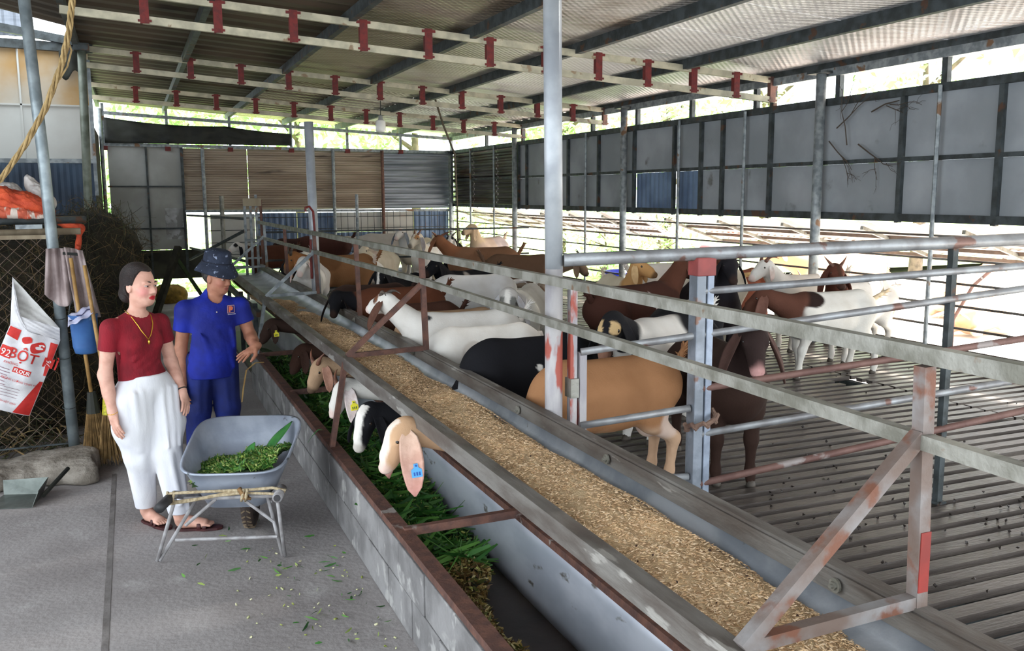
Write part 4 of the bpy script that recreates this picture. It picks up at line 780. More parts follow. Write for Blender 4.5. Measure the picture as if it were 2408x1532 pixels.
def axd(X, Y, Z, a, b):
    d = b - a; l2 = d @ d; t = np.clip(((X - a[0]) * d[0] + (Y - a[1]) * d[1] + (Z - a[2]) * d[2]) / l2, 0, 1.0)
    return np.sqrt((X - a[0] - t * d[0]) ** 2 + (Y - a[1] - t * d[1]) ** 2 + (Z - a[2] - t * d[2]) ** 2)
def woman():
    w = thing('person', 'woman in a dark red t-shirt and white trousers standing beside the wheelbarrow', 'person', (.06, 5.68, 0)); p_ = local((.06, 5.68))
    F = V3(math.sin(math.radians(33)), -math.cos(math.radians(33)), 0); LF = V3(-F[1], F[0], 0); U = V3(0, 0, 1)
    Hc = p_(.025, 5.665, 1.485); yaw, pit = math.radians(47), math.radians(-3); R = frame((math.sin(yaw) * math.cos(pit), -math.cos(yaw) * math.cos(pit), math.sin(pit)), (.04, 0, 1))
    rsh, relb, rwr, rtip = p_(-.145, 5.60, 1.255), p_(-.188, 5.615, .985), p_(-.160, 5.56, .765), p_(-.137, 5.53, .62)
    lsh, lelb, lwr, ltip = p_(.125, 5.785, 1.25), p_(.175, 5.82, 1.0), p_(.225, 5.70, .835), p_(.25, 5.66, .70)
    hipR, hipL = p_(-.055, 5.655, .83), p_(.095, 5.745, .83); kR, kL = p_(-.035, 5.69, .47), p_(.115, 5.68, .47); aR, aL = p_(-.02, 5.82, .085), p_(.165, 5.61, .085)
    nb = p_(-.005, 5.69, 1.315); ch, wa, pe = p_(-.005, 5.69, 1.17), p_(-.005, 5.70, 1.0), p_(.02, 5.70, .87)
    M = np.array([F, LF, U])
    sd = SDF(); p = head(sd, Hc, R); sd.cap(nb - U * .02, Hc - U * .07 - R[0] * .012, .047, .044, .03); sd.cap(nb - U * .03, rsh, .045, .045, .04); sd.cap(nb - U * .03, lsh, .045, .045, .04)
    sd.el(ch, (.085, .135, .15), M, .05); sd.el(wa, (.08, .115, .13), M, .05); sd.el(pe, (.085, .135, .12), M, .05)
    sd.chain([rsh, relb, rwr], [.048, .036, .025], .02); sd.chain([lsh, lelb, lwr], [.046, .035, .024], .02)
    sd.cap(relb, (relb + rwr) / 2, .034, .034, .02); sd.cap(lelb, (lelb + lwr) / 2, .033, .032, .02)
    hand(sd, rwr, rtip - rwr, V3(.75, .5, 0), -1, .98, .28, .07); hand(sd, lwr, ltip - lwr, V3(-.6, .4, -.2), 1, .95, .3, .07)
    sd.chain([hipR, kR, aR], [.085, .055, .034], .03); sd.chain([hipL, kL, aL], [.085, .055, .034], .03)
    fR = foot(sd, p_(-.03, 5.865, .018), p_(.085, 5.685, .018), .95); fL = foot(sd, p_(.145, 5.63, .018), p_(.365, 5.565, .018), .95)
    P, Q = sd.mesh(.0038)
    C = skin_cols(P, Hc, R, 1.0, (214, 166, 148), (186, 40, 52), (216, 128, 126)); sdf_obj('body', P, Q, skinm, w, C, world=False)
    face_parts(w, None, p, R, 1.0, Hc)
    # hair, tied low behind
    hm = mat('dark_brown_hair', (38, 25, 22), (24, 17, 16), 40, .45, 0, .5, 90, stretch=(1, 1, 5))
    hs = SDF(); hs.el(p(-.020, 0, .036), (.103, .085, .099), R, .02); hs.el(p(-.03, 0, -.015), (.085, .083, .07), R, .02); hs.el(p(-.088, 0, -.055), (.045, .055, .055), R, .02)
    def hclip(X, Y, Z):
        q = [R[i][0] * (X - Hc[0]) + R[i][1] * (Y - Hc[1]) + R[i][2] * (Z - Hc[2]) for i in range(3)]
        a = q[0] - np.where(q[2] > .0, .012 + .35 * np.maximum(0, q[2] - .0), -.028); b = .083 - q[2] + .12 * np.abs(q[1])
        c = -(q[2] + .11); return np.maximum(np.minimum(a, b + .02 * (q[0] > .085)), c)
    P, Q = hs.mesh(.004, hclip); sdf_obj('hair', P, Q, hm, w, world=False)
    rib([p(-.10, .045, -.03), p(-.122, .02, -.03), p(-.122, -.02, -.03), p(-.10, -.045, -.03)], .006, browm, 'hair_tie', w)
    # t-shirt
    sm = mat('dark_red_knit', (134, 18, 34), (108, 14, 28), 14, .85, 0, .25, 140, stretch=(1, 1, .4)); ts = SDF()
    ts.el(ch, (.097, .150, .165), M, .05); ts.el(ch - U * .02 + F * .055 + LF * .06, (.055, .062, .06), M, .03); ts.el(ch - U * .02 + F * .055 - LF * .06, (.055, .062, .06), M, .03); ts.el(wa, (.092, .128, .14), M, .06); ts.el(pe + U * .03, (.10, .148, .12), M, .05)
    ts.cap(nb - U * .04, rsh - U * .008, .056, .050, .04); ts.cap(nb - U * .04, lsh - U * .008, .056, .050, .04)
    sl = rsh + (relb - rsh) * .48; sl2 = lsh + (lelb - lsh) * .48; ts.cap(rsh, sl + (relb - rsh) * .1, .053, .055, .02); ts.cap(lsh, sl2 + (lelb - lsh) * .1, .053, .055, .02)
    for i in range(6): a = wa + F * .085 + LF * (-.09 + .026 * i) + U * (.06 - .03 * (i % 3)); ts.cap(a, a + LF * .04 + U * .03, .006, .004, .03)
    du = relb - rsh; du /= np.linalg.norm(du); dl = lelb - lsh; dl /= np.linalg.norm(dl)
    def sclip(X, Y, Z):
        hem = .925 - Z; cr = (X - sl[0]) * du[0] + (Y - sl[1]) * du[1] + (Z - sl[2]) * du[2]; cl = (X - sl2[0]) * dl[0] + (Y - sl2[1]) * dl[1] + (Z - sl2[2]) * dl[2]
        near = axd(X, Y, Z, rsh, relb) > .068; near2 = axd(X, Y, Z, lsh, lelb) > .058
        nk = .062 - np.sqrt((X - nb[0] - F[0] * .01) ** 2 + (Y - nb[1] - F[1] * .01) ** 2 + ((Z - nb[2] - .012) * .8) ** 2)
        return np.maximum(np.maximum(hem, nk), np.maximum(np.where(near, -1, cr), np.where(near2, -1, cl)))
    P, Q = ts.mesh(.005, sclip); sdf_obj('t_shirt', P, Q, sm, w, world=False)
    def onshirt(lat, z, P=P):
        q = P - nb; la, fo = q @ LF, q @ F; mk = (np.abs(la - lat) < .014) & (np.abs(P[:, 2] - z) < .014)
        return nb * V3(1, 1, 0) + LF * lat + F * ((fo[mk].max() if mk.any() else .07) + .004) + U * z
    # trousers
    tm = mat('white_cotton', (226, 226, 230), (208, 208, 216), 5, .8, 0, .25, 26, stretch=(1, 1, .35)); tr = SDF()
    tr.el(pe, (.108, .155, .10), M, .05); tr.cap(pe + U * .03, pe + U * .075, .115, .112, .03); tr.el(pe + U * .05, (.10, .148, .08), M, .04)
    mR, mL = hipR * .5 + kR * .5, hipL * .5 + kL * .5
    tr.chain([hipR, mR - LF * .02, kR, aR + U * .01], [.112, .11, .085, .056], .03); tr.chain([hipL, mL + LF * .02, kL, aL + U * .01], [.112, .11, .085, .058], .03)
    tr.cap(hipR - LF * .05 - U * .03, mR - LF * .055 + U * .03, .068, .06, .04); tr.cap(hipL + LF * .05 - U * .03, mL + LF * .055 + U * .03, .068, .06, .04)
    for hp, kk, ak in ((hipR, kR, aR), (hipL, kL, aL)):
        for o_ in (-.05, 0.0, .045): tr.cap(hp + U * .04 + F * .10 + LF * o_, kk + F * .085 + LF * o_ * .8 + U * .06, .012, .004, .03)
        tr.cap(kk + F * .08 - LF * .03, ak + F * .05 - LF * .02 + U * .1, .012, .008, .03); tr.cap(kk + F * .07 + LF * .04, ak + F * .05 + LF * .03 + U * .06, .010, .006, .03)
    P, Q = tr.mesh(.006, lambda X, Y, Z: np.maximum(.115 - Z + 0 * X + 0 * Y, Z - .962 + 0 * X + 0 * Y)); sdf_obj('trousers', P, Q, tm, w, world=False)
    # sandals
    sdm = mat('maroon_leather', (74, 34, 34), (56, 26, 28), 20, .5)
    for (d, l), hl_, tl in ((fR, p_(-.03, 5.865, 0), p_(.085, 5.685, 0)), (fL, p_(.145, 5.63, 0), p_(.365, 5.565, 0))):
        L_ = np.linalg.norm(tl - hl_); out = [(-.012, .0), (-.005, .022), (.04, .031), (L_ * .5, .030), (L_ * .75, .043), (L_ + .015, .036), (L_ + .04, .014), (L_ + .04, -.014), (L_ + .015, -.034), (L_ * .75, -.042), (L_ * .5, -.030), (.04, -.031), (-.005, -.022)]
        b = MB(); b.rings([[hl_ + d * a + l * c + U * z for a, c in out] for z in (.001, .016)]); so = b.build('sandal_sole', sdm, w, world=False)
        for a, hh in ((L_ * .60, .060), (L_ * .74, .048)): rib([hl_ + d * a + l * .044 + U * .014, hl_ + d * a + l * .036 + U * (hh - .012), hl_ + d * a + U * hh, hl_ + d * a - l * .036 + U * (hh - .014), hl_ + d * a - l * .044 + U * .014], .012, sdm, 'sandal_strap', so, 8, .25)
    gold = mat('gold_chain', (226, 176, 70), rough=.28, metal=.9)
    ring = []
    for i in range(26):
        a = math.pi * 2 * i / 25; lat, fr = .066 * math.sin(a), -.045 + .055 * (1 - math.cos(a)) ; zz = nb[2] + .028 - .075 * ((1 - math.cos(a)) / 2) ** 1.2
        ring.append(nb * V3(1, 1, 0) + V3(0, 0, zz) + LF * lat + F * (fr * .9))
    V = onshirt(0.0, 1.175)
    pts = [nb + LF * .058 + U * .028 - F * .02, nb + LF * .062 + F * .02 + U * .012, nb + LF * .060 + F * .056 - U * .012, onshirt(.048, 1.262), onshirt(.036, 1.232), onshirt(.018, 1.20), V, onshirt(-.018, 1.20), onshirt(-.036, 1.232), onshirt(-.048, 1.262), nb - LF * .060 + F * .056 - U * .012, nb - LF * .062 + F * .02 + U * .012, nb - LF * .058 - F * .02 + U * .028]
    nk = rib(pts, .0032, gold, 'necklace', w, 6); b = MB(); b.sphere(tuple(V - U * .014 + F * .004), .012, 10, 6, (.6, .6, 1.2)); b.build('pendant', gold, nk, smooth=True, world=False)
    dd = (rwr - relb) / np.linalg.norm(rwr - relb); e1 = np.cross(dd, U + V3(.3, .2, 0)); e1 /= np.linalg.norm(e1); e2 = np.cross(dd, e1)
    rib([rwr + dd * .005 * math.cos(a * 2) + (e1 * math.cos(a) + e2 * math.sin(a)) * .028 for a in np.linspace(0, 6.28, 18)], .0022, gold, 'bracelet', w)
    dd = (lwr - lelb) / np.linalg.norm(lwr - lelb); e1 = np.cross(dd, U + V3(.3, .2, 0)); e1 /= np.linalg.norm(e1); e2 = np.cross(dd, e1)
    rib([lwr - dd * .012 + (e1 * math.cos(a) + e2 * math.sin(a)) * .027 for a in np.linspace(0, 6.28, 18)], .006, mat('watch_strap', (34, 28, 30), rough=.4), 'watch_strap', w)
woman()
def man():
    m_ = thing('person', 'man in a blue polo shirt and navy bucket hat standing behind the wheelbarrow', 'person', (.48, 6.95, 0)); p_ = local((.48, 6.95))
    a0 = math.radians(18); F = V3(math.sin(a0), -math.cos(a0), 0); LF = V3(-F[1], F[0], 0); U = V3(0, 0, 1); M = np.array([F, LF, U])
    Hc = p_(.555, 6.92, 1.405); yaw, pit = math.radians(46), math.radians(-10); R = frame((math.sin(yaw) * math.cos(pit), -math.cos(yaw) * math.cos(pit), math.sin(pit)))
    rsh, relb, rwr, rtip = p_(.325, 6.93, 1.175), p_(.278, 6.96, .88), p_(.275, 6.89, .655), p_(.285, 6.85, .50)
    lsh, lelb, lwr, ltip = p_(.705, 6.98, 1.175), p_(.775, 6.97, .955), p_(.785, 6.75, .905), p_(.685, 6.70, .855)
    hipR, hipL = p_(.40, 6.96, .78), p_(.57, 6.98, .78); kR, kL = p_(.375, 6.93, .44), p_(.585, 6.95, .44); aR, aL = p_(.36, 6.99, .085), p_(.585, 7.0, .085)
    nb = p_(.515, 6.96, 1.255); ch, wa, pe = p_(.515, 6.95, 1.10), p_(.50, 6.95, .92), p_(.485, 6.96, .80)
    sd = SDF(); p = head(sd, Hc, R, True, 1.0); sd.cap(nb - U * .03, Hc - U * .06 - R[0] * .015, .058, .055, .03); sd.cap(nb - U * .04, rsh, .05, .055, .04); sd.cap(nb - U * .04, lsh, .05, .055, .04)
    sd.el(ch, (.10, .165, .17), M, .05); sd.el(wa, (.10, .15, .16), M, .05); sd.el(pe, (.10, .15, .13), M, .05)
    sd.chain([rsh, relb, rwr], [.055, .042, .030], .02); sd.chain([lsh, lelb, lwr], [.055, .043, .031], .02); sd.cap(relb, (relb + rwr) / 2, .04, .039, .02); sd.cap(lelb, (lelb + lwr) / 2, .041, .040, .02)
    hand(sd, rwr, rtip - rwr, V3(.8, .4, 0), -1, 1.1, .3, .07); hand(sd, lwr, ltip - lwr, V3(-.2, .1, -1), 1, 1.12, .12, .14)
    sd.chain([hipR, kR, aR], [.08, .055, .038], .03); sd.chain([hipL, kL, aL], [.08, .055, .038], .03)
    P, Q = sd.mesh(.0042); C = skin_cols(P, Hc, R, 1.0, (176, 122, 98), (160, 92, 82), (178, 112, 96)); sdf_obj('body', P, Q, skinm, m_, C, world=False)
    face_parts(m_, None, p, R, 1.0, Hc)
    hs = SDF(); hs.el(p(-.022, 0, .02), (.100, .083, .085), R, .02)
    def hclip(X, Y, Z):
        q = [R[i][0] * (X - Hc[0]) + R[i][1] * (Y - Hc[1]) + R[i][2] * (Z - Hc[2]) for i in range(3)]
        return np.maximum(q[0] - np.where(q[2] > .02, .03, -.02), -(q[2] + .07))
    P, Q = hs.mesh(.006, hclip); sdf_obj('hair', P, Q, mat('black_hair', (36, 32, 30), (60, 56, 54), 50, .6), m_, world=False)
    # bucket hat
    hat = MB(); rr = []
    for r_, z_ in ((.128, .005), (.146, -.002), (.150, .004), (.118, .040), (.100, .062), (.098, .075), (.094, .115), (.086, .143), (.060, .155), (.02, .158)): rr.append([tuple(p(-.012, 0, .022) + (R[0] * math.cos(a) * r_ * 1.06 + R[1] * math.sin(a) * r_ * .98 + R[2] * (z_ + .03 - (.012 * math.cos(a * 2 + .4) if r_ > .11 else 0) - .04 * (r_ > .12) * .5))) for a in np.linspace(0, 2 * np.pi, 33)[:-1]])
    hat.rings(rr); hb = hat.build('bucket_hat', mat('navy_print', (30, 36, 52), (40, 48, 66), 20, .85, 0, .2, c3=(126, 136, 158), s3=36, t3=.635, w3=.02), m_, smooth=True, world=False)
    rib([tuple(p(-.012, 0, .022) + (R[0] * math.cos(a) * .104 * 1.06 + R[1] * math.sin(a) * .104 * .98 + R[2] * .0925)) for a in np.linspace(0, 2 * np.pi, 30)], .004, mat('navy_band', (24, 28, 42), rough=.8), 'hat_seam', hb)
    # polo shirt and trousers
    bm = mat('royal_blue_cloth', (20, 40, 158), (14, 28, 120), 5, .75, 0, .3, 22); ts = SDF()
    ts.el(ch, (.118, .185, .19), M, .06); ts.el(wa, (.122, .172, .18), M, .06); ts.cap(wa - U * .05, pe - U * .04, .145, .15, .06); ts.el(pe - U * .02, (.128, .178, .16), M, .05); ts.el(pe - U * .13, (.130, .182, .20), M, .05)
    ts.cap(nb - U * .045, rsh, .058, .068, .05); ts.cap(nb - U * .045, lsh, .058, .068, .05)
    sl = rsh + (relb - rsh) * .50; sl2 = lsh + (lelb - lsh) * .52; ts.cap(rsh, sl + (relb - rsh) * .1, .072, .070, .03); ts.cap(lsh, sl2 + (lelb - lsh) * .1, .072, .072, .03)
    for i in range(9): a = wa + F * .11 + LF * (-.13 + .03 * i) + U * (.10 - .05 * (i % 4)); ts.cap(a, a + LF * (.05 - .02 * (i % 3)) - U * .12, .004, .003, .04)
    ts.cap(nb - U * .01 + LF * .0, nb + U * .018, .066, .064, .03)
    du = (relb - rsh) / np.linalg.norm(relb - rsh); dl = (lelb - lsh) / np.linalg.norm(lelb - lsh)
    def sclip(X, Y, Z):
        hem = .675 - Z; cr = (X - sl[0]) * du[0] + (Y - sl[1]) * du[1] + (Z - sl[2]) * du[2]; cl = (X - sl2[0]) * dl[0] + (Y - sl2[1]) * dl[1] + (Z - sl2[2]) * dl[2]
        near = axd(X, Y, Z, rsh, relb) > .092; near2 = axd(X, Y, Z, lsh, lelb) > .095
        a = nb + F * .055 + U * .015; nk = .052 - np.sqrt((X - a[0]) ** 2 + (Y - a[1]) ** 2 + ((Z - a[2]) * .6) ** 2)
        return np.maximum(np.maximum(hem, nk), np.maximum(np.where(near, -1, cr), np.where(near2, -1, cl)))
    P, Q = ts.mesh(.0055, sclip); sh = sdf_obj('polo_shirt', P, Q, bm, m_, world=False)
    def ray_y(x, z):
        best = P[np.argmin((P[:, 0] - x) ** 2 + (P[:, 2] - z) ** 2 + (P[:, 1] > 0) * 9)]; return best[1]
    cm = mat('collar_blue', (44, 66, 178), (30, 50, 150), 8, .8)
    for g in (1, -1):
        q0, q1, q2, q3 = nb + LF * .066 * g + U * .035 - F * .02, nb + LF * .012 * g + F * .085 - U * .035, nb + LF * .06 * g + F * .092 - U * .06, nb + LF * .088 * g + F * .02 - U * .0
        b = MB(); b.rings([[q + F * o_ for q in (q0, q1, q2, q3)] for o_ in (0, .007)]); b.build('collar', cm, sh, world=False)
    a = nb + F * .125 - U * .085; b = MB(); b.sphere(tuple(p_(.532, 6.815, 1.165)), .006, 8, 5); b.build('button', eyew, sh, world=False)
    # chest badge: orange framed square with a blocky letter-like mark, short white line below
    cx, cz = .636, 1.175; y0 = ray_y(cx - .48, cz) + 6.95 - .006; og = mat('badge_orange', (226, 120, 84), rough=.7); wt = mat('badge_white', (210, 210, 224), rough=.7); tilt = .10
    def bq(u, v, d): return V3(cx - .48 + u, y0 - 6.95 + u * .5 - d, cz + v)
    def slab(b, pts, d0=.0, d1=.004): b.rings([[bq(u, v, d0) for u, v in pts], [bq(u, v, d1) for u, v in pts]])
    b = MB()
    for pts in ([(-.026, .024), (.026, .024), (.026, .028), (-.026, .028)], [(-.026, -.030), (.026, -.030), (.026, -.026), (-.026, -.026)], [(-.026, -.03), (-.0225, -.03), (-.0225, .028), (-.026, .028)], [(.0225, -.03), (.026, -.03), (.026, .028), (.0225, .028)]): slab(b, pts)
    bd = b.build('chest_badge', mat('badge_frame', (214, 170, 160), rough=.7), sh, world=False)
    b = MB(); slab(b, [(-.017, -.021), (-.005, -.021), (-.004, -.008), (.006, -.010), (.014, -.002), (.016, .009), (.011, .018), (.0, .021), (-.017, .021)]); b.build('badge_mark', og, bd, world=False)
    b = MB(); 
    for i in range(9): u = -.030 + i * .0072; slab(b, [(u, -.041), (u + .005, -.041), (u + .005, -.036), (u, -.036)], 0, .003)
    b.build('badge_text', wt, bd, world=False)
    tr = SDF(); tr.el(pe, (.118, .165, .12), M, .05); tr.chain([hipR, kR, aR - U * .02], [.112, .09, .078], .03); tr.chain([hipL, kL, aL - U * .02], [.112, .09, .078], .03)
    for hp, kk in ((hipR, kR), (hipL, kL)):
        for o_ in (-.04, .03): tr.cap(hp + F * .09 + LF * o_, kk + F * .08 + LF * o_ * .6, .01, .004, .03)
    P, Q = tr.mesh(.007, lambda X, Y, Z: np.maximum(.06 - Z + 0 * X + 0 * Y, Z - .86 + 0 * X + 0 * Y)); sdf_obj('trousers', P, Q, mat('navy_blue_work_cloth', (22, 40, 118), (16, 28, 84), 4, .8, 0, .3, 20), m_, world=False)
    shm = mat('dark_shoe', (30, 32, 36), rough=.5)
    for ak, sd_ in ((aR, -1), (aL, 1)):
        s2 = SDF(); h0 = V3(ak[0], ak[1] + .05, .04); t0 = h0 + V3(.05, -.23, -.012); s2.cap(h0, t0, .042, .034, .02); s2.cap(h0 + V3(0, 0, .02), (h0 + t0) / 2, .042, .035, .02)
        P, Q = s2.mesh(.007, lambda X, Y, Z: .002 - Z + 0 * X + 0 * Y); sdf_obj('shoe', P, Q, shm, m_, world=False)
man()
# ------------------------------------------------------------------ wheelbarrow
def wheelbarrow():
    O = np.array((.35, 5.04, 0.)); f = np.array((.30, .954, 0)); r = np.array((.954, -.30, 0)); U = np.array((0, 0, 1.))
    q = lambda a, b, z: tuple(O + f * a + r * b + U * z)
    t = thing('wheelbarrow', 'galvanised wheelbarrow loaded with chopped greens, rope tied across its handles', 'wheelbarrow', tuple(O))
    tm = mat('barrow_zinc', (176, 184, 198), (150, 158, 174), 6, .45, .25, .1, c3=(96, 100, 104), s3=9, t3=.66); wm = mat('dull_white_paint', (176, 174, 176), (140, 136, 136), 14, .6, .1, .15, c3=(112, 92, 80), s3=12, t3=.64)
    dk = mat('dark_grip', (58, 56, 58), (40, 40, 42), 12, .6)
    rings = []; n = 36
    def ring(a0, a1, w0, w1, z0, z1, pw=.42):
        out = []
        for k in range(n):
            th = 2 * math.pi * k / n; c, s_ = math.cos(th), math.sin(th); c = math.copysign(abs(c) ** pw, c); s_ = math.copysign(abs(s_) ** pw, s_)
            a = (a0 + a1) / 2 + (a1 - a0) / 2 * c; tt = (a - a0) / (a1 - a0); out.append(q(a, .05 + (w0 + (w1 - w0) * tt) * s_, z0 + (z1 - z0) * tt))
        return out
    outer = [ring(.22, .48, .12, .14, .235, .25), ring(.17, .62, .17, .19, .245, .27), ring(.10, .74, .25, .28, .40, .48), ring(.07, .80, .285, .315, .468, .612)]
    rim = [ring(.055, .815, .298, .328, .468, .614), ring(.055, .815, .298, .328, .478, .624), ring(.072, .798, .283, .313, .478, .622)]
    inner = [ring(.105, .735, .245, .275, .405, .485), ring(.175, .615, .165, .185, .252, .277), ring(.22, .48, .12, .14, .243, .258)]
    b = MB(); b.rings(outer + rim + inner); b.build('tray', tm, t, smooth=True)
    for b0, e0, b1 in ((-.25, -.20, -.13), (.335, -.10, .16)):
        hb = MB(); hb.tube([q(e0, b0, .385), q(.05, b0 * .98, .372), q(.40, b1 + .03, .225), q(.62, b1, .17)], .022, 12); hp = hb.build('handle_tube', wm, t, smooth=True)
        g = MB(); g.tube([q(e0 - .01, b0, .3855), q(e0 + .17, b0 * .995, .379)], .0265, 14); g.build('grip', dk if b0 < 0 else wm, hp, smooth=True)
        if b0 > 0: g = MB(); g.tube([q(e0 - .0115, b0, .3855), q(e0 - .008, b0, .3855)], .019, 12); g.build('open_end', dk, hp)
    R_ = .0105
    for sg, fx in ((-1, -.344), (1, .344)):
        cx = .05 + sg * .25
        for i, (top, foot) in enumerate(((q(-.03, cx + sg * .02, .372), q(.005, fx, .012)), (q(.12, cx - sg * .06, .33), q(.005, fx - sg * .012, .012)))):
            b = MB(); b.tube([top, foot], R_, 8); b.build('leg', wm, t, smooth=True)
        b = MB(); b.tube([q(.03, .05 + sg * .07, .345), q(.03, .05 + sg * .24, .20)], R_ * .9, 8); b.build('diagonal_stay', wm, t)
    b = MB(); b.tube([q(.03, -.19, .352), q(.03, .29, .352)], .011, 8); b.build('top_crossbar', wm, t); b = MB(); b.tube([q(.04, -.25, .115), q(.0, .31, .128)], R_ * .9, 8); b.build('low_crossbar', wm, t)
    # wheel
    wc = np.array(q(.52, .065, .155)); b = MB(); rr = []
    for k in range(40):
        a = 2 * math.pi * k / 40; d = f * math.cos(a) + U * math.sin(a); rr.append([tuple(wc + d * (.118 + .036 * math.cos(c)) + r * .036 * math.sin(c)) for c in np.linspace(0, 2 * np.pi, 11)[:-1]])
    rr.append(rr[0]); b.rings(rr, caps=False); wh = b.build('wheel', mat('worn_tyre', (70, 58, 52), (48, 42, 40), 12, .8, 0, .2), t, smooth=True)
    b = MB()
    for k in range(26):
        a = 2 * math.pi * k / 26; d = f * math.cos(a) + U * math.sin(a); e = -f * math.sin(a) + U * math.cos(a)
        for sg in (-1, 1): b.bar(tuple(wc + d * .152 + r * .004 * sg), tuple(wc + d * .148 + r * .026 * sg + e * .016), .008, .008, tuple(d))
    b.build('tread', mat('tyre_tread', (120, 104, 84), rough=.9), wh)
    b = MB(); b.tube([tuple(wc - r * .05), tuple(wc + r * .05)], .03, 12); b.tube([tuple(wc - r * .13), tuple(wc + r * .13)], .010, 8); b.build('hub', wm, wh)
    for sg in (-1, 1): b = MB(); b.bar(q(.52, .065 + sg * .075, .155), q(.50, .065 + sg * .075, .30), .035, .006, tuple(f)); b.build('fork_plate', wm, t)
    rm = mat('hemp_rope', (196, 180, 150), (160, 142, 112), 60, .9, 0, .4, 90)
    b = MB(); b.tube([q(-.045, -.272, .38), q(-.04, -.24, .408), q(-.01, -.1, .402), q(.0, .06, .400), q(-.01, .18, .405), q(-.03, .30, .418), q(-.02, .365, .40), q(.0, .34, .36)], .0085, 8); b.tube([q(-.05, -.26, .352), q(-.03, -.15, .358), q(-.01, .0, .378), q(-.01, .15, .388), q(-.03, .28, .386), q(-.04, .345, .38)], .008, 8); b.tube([q(-.05, -.26, .36), q(-.02, -.1, .368), q(-.005, .05, .39), q(-.01, .16, .397)], .007, 8)
    for dx in (-.27, -.235, .13, .15): b.tube([q(-.03, dx, .35), q(-.055, dx + .01, .38), q(-.03, dx + .015, .415)], .008, 8)
    b.build('rope', rm, t, smooth=True); b = MB(); b.tube([q(-.02, .12, .415), q(-.04, .135, .40), q(-.04, .15, .38), q(-.02, .16, .365)], .014, 8); b.tube([q(-.03, .13, .39), q(-.05, .145, .372), q(-.03, .18, .36)], .009, 7); b.build('rope_knot', mat('dark_rope_knot', (150, 116, 76), (116, 86, 56), 40, .9, 0, .4), t, smooth=True)
    # load
    def lz(a, bq): return .448 + .07 * np.clip((bq + .02) / .3, -.6, 1) + .022 * vnoise(a * 14, bq * 14, 3) - .02 * np.clip((a - .3) / .3, 0, 1) - .05 * np.clip((.16 - a) / .1, 0, 1)
    b = MB(); b.grid(lambda u, v: (lambda a, bb: q(a, bb, float(lz(np.array(a), np.array(bb))) - .02))(.125 + u * .47, .05 + (v - .5) * (.44 + .09 * u)), 26, 24)
    ld = tag(b.build('greens_load', gmat, None, smooth=True), 'mound of chopped green fodder in the wheelbarrow tray', 'fodder', kind='stuff')
    n = 3600; a = .13 + rs.rand(n) * .46; bb = .05 + (rs.rand(n) - .5) * (.44 + .16 * (a - .13)); Pq = O[None] + f * a[:, None] + r * bb[:, None]
    blades('load_cuttings', n, Pq[:, 0], Pq[:, 1], lz(a, bb) - .01, [(64, 112, 44), (88, 136, 54), (52, 94, 40), (120, 152, 70), (150, 168, 90)], .01, .035, .006, 'cut green pieces', parent=ld)
    n = 190; a = .14 + rs.rand(n) * .42; bb = .07 + (rs.rand(n) - .5) * .44; Pq = O[None] + f * a[:, None] + r * bb[:, None]; chipcloud('stem_slices', n, Pq[:, 0], Pq[:, 1], lz(a, bb) + .006, [(196, 200, 120), (210, 206, 150), (168, 184, 84)], .005, .011, 'pale stem slices', parent=ld)
    lm = mat('fresh_leaf', (52, 112, 58), (70, 136, 66), 12, .45)
    for (a, b0, z), (a2, b2, z2), w in (((.50, .16, .44), (.74, .30, .60), .035), ((.48, .06, .42), (.56, .10, .52), .03)):
        m = MB(); p0, p1 = np.array(q(a, b0, z)), np.array(q(a2, b2, z2)); sd_ = np.cross(p1 - p0, U); sd_ /= np.linalg.norm(sd_); m.grid(lambda u, v: tuple(p0 + (p1 - p0) * u + sd_ * (v - .5) * 2 * w * math.sin(math.pi * min(.97, .12 + u * .86)) + U * (.01 * math.sin(u * 4) + .012 * abs(v - .5))), 12, 5); m.build('broad_leaf', lm, ld, smooth=True, solid=.001)
wheelbarrow()
# ------------------------------------------------------------------ store corner
t = thing('leaning_pole', 'tall galvanised pole at the corner of the store, chain-link wired to it', 'pole', (-.5, 7.5, .1)); MB().tube([(-.497, 7.5, .06), (-.56, 7.5, 2.3), (-.615, 7.5, 3.68)], .040, 18).build('shaft', mat('mottled_galv', (158, 168, 172), (124, 134, 138), 8, .45, .4, .15, c3=(116, 112, 100), s3=6, t3=.66), t, smooth=True)
for z in (1.46, 1.1, .8, .42): b = MB(); b.tube([(-.545 + .044 * math.cos(a) + (1.46 - z) * .03, 7.5 + .044 * math.sin(a), z + .01 * math.sin(a)) for a in np.linspace(0, 6.28, 14)], .004, 5); b.build('wire_tie', steeldark, t)
t = thing('partition_column', 'galvanised column where the white store partition ends', 'column', (-.45, 11.7, 0)); MB().tube([(-.49, 11.7, 0), (-.40, 11.7, 3.68)], .046, 14).build('shaft', mat('greenish_galv', (128, 134, 124), (98, 104, 92), 8, .5, .35, .15), t, smooth=True); MB().box((-.48, 11.62, 3.62), (-.32, 11.78, 3.70)).build('cap', steeldark, t)
cb = SDF(); 
for i in range(14): cb.el((-3.0 + i * .2, 7.18 + .03 * math.sin(i * 2.3), .03), (.17, .36 + .02 * math.sin(i), .105 + .018 * math.sin(i * 1.7)), k=.05)
cb.el((-.42, 7.2, .04), (.2, .40, .115), k=.06)
for i in range(26): a = np.random.RandomState(i); cb.el((-3 + a.rand() * 2.6, 6.9 + a.rand() * .5, .05 + a.rand() * .06), (.05 + a.rand() * .05, .06, .03), k=.03)
P, Q = cb.mesh(.022, lambda X, Y, Z: np.maximum(.001 - Z + 0 * X + 0 * Y, X + .335 + .05 * (Z - .1) + .02 * np.sin(Y * 19))); tag(sdf_obj('kerb', P, Q, concrough, None), 'lumpy cast concrete kerb under the chain-link store fence', 'kerb', kind='structure')
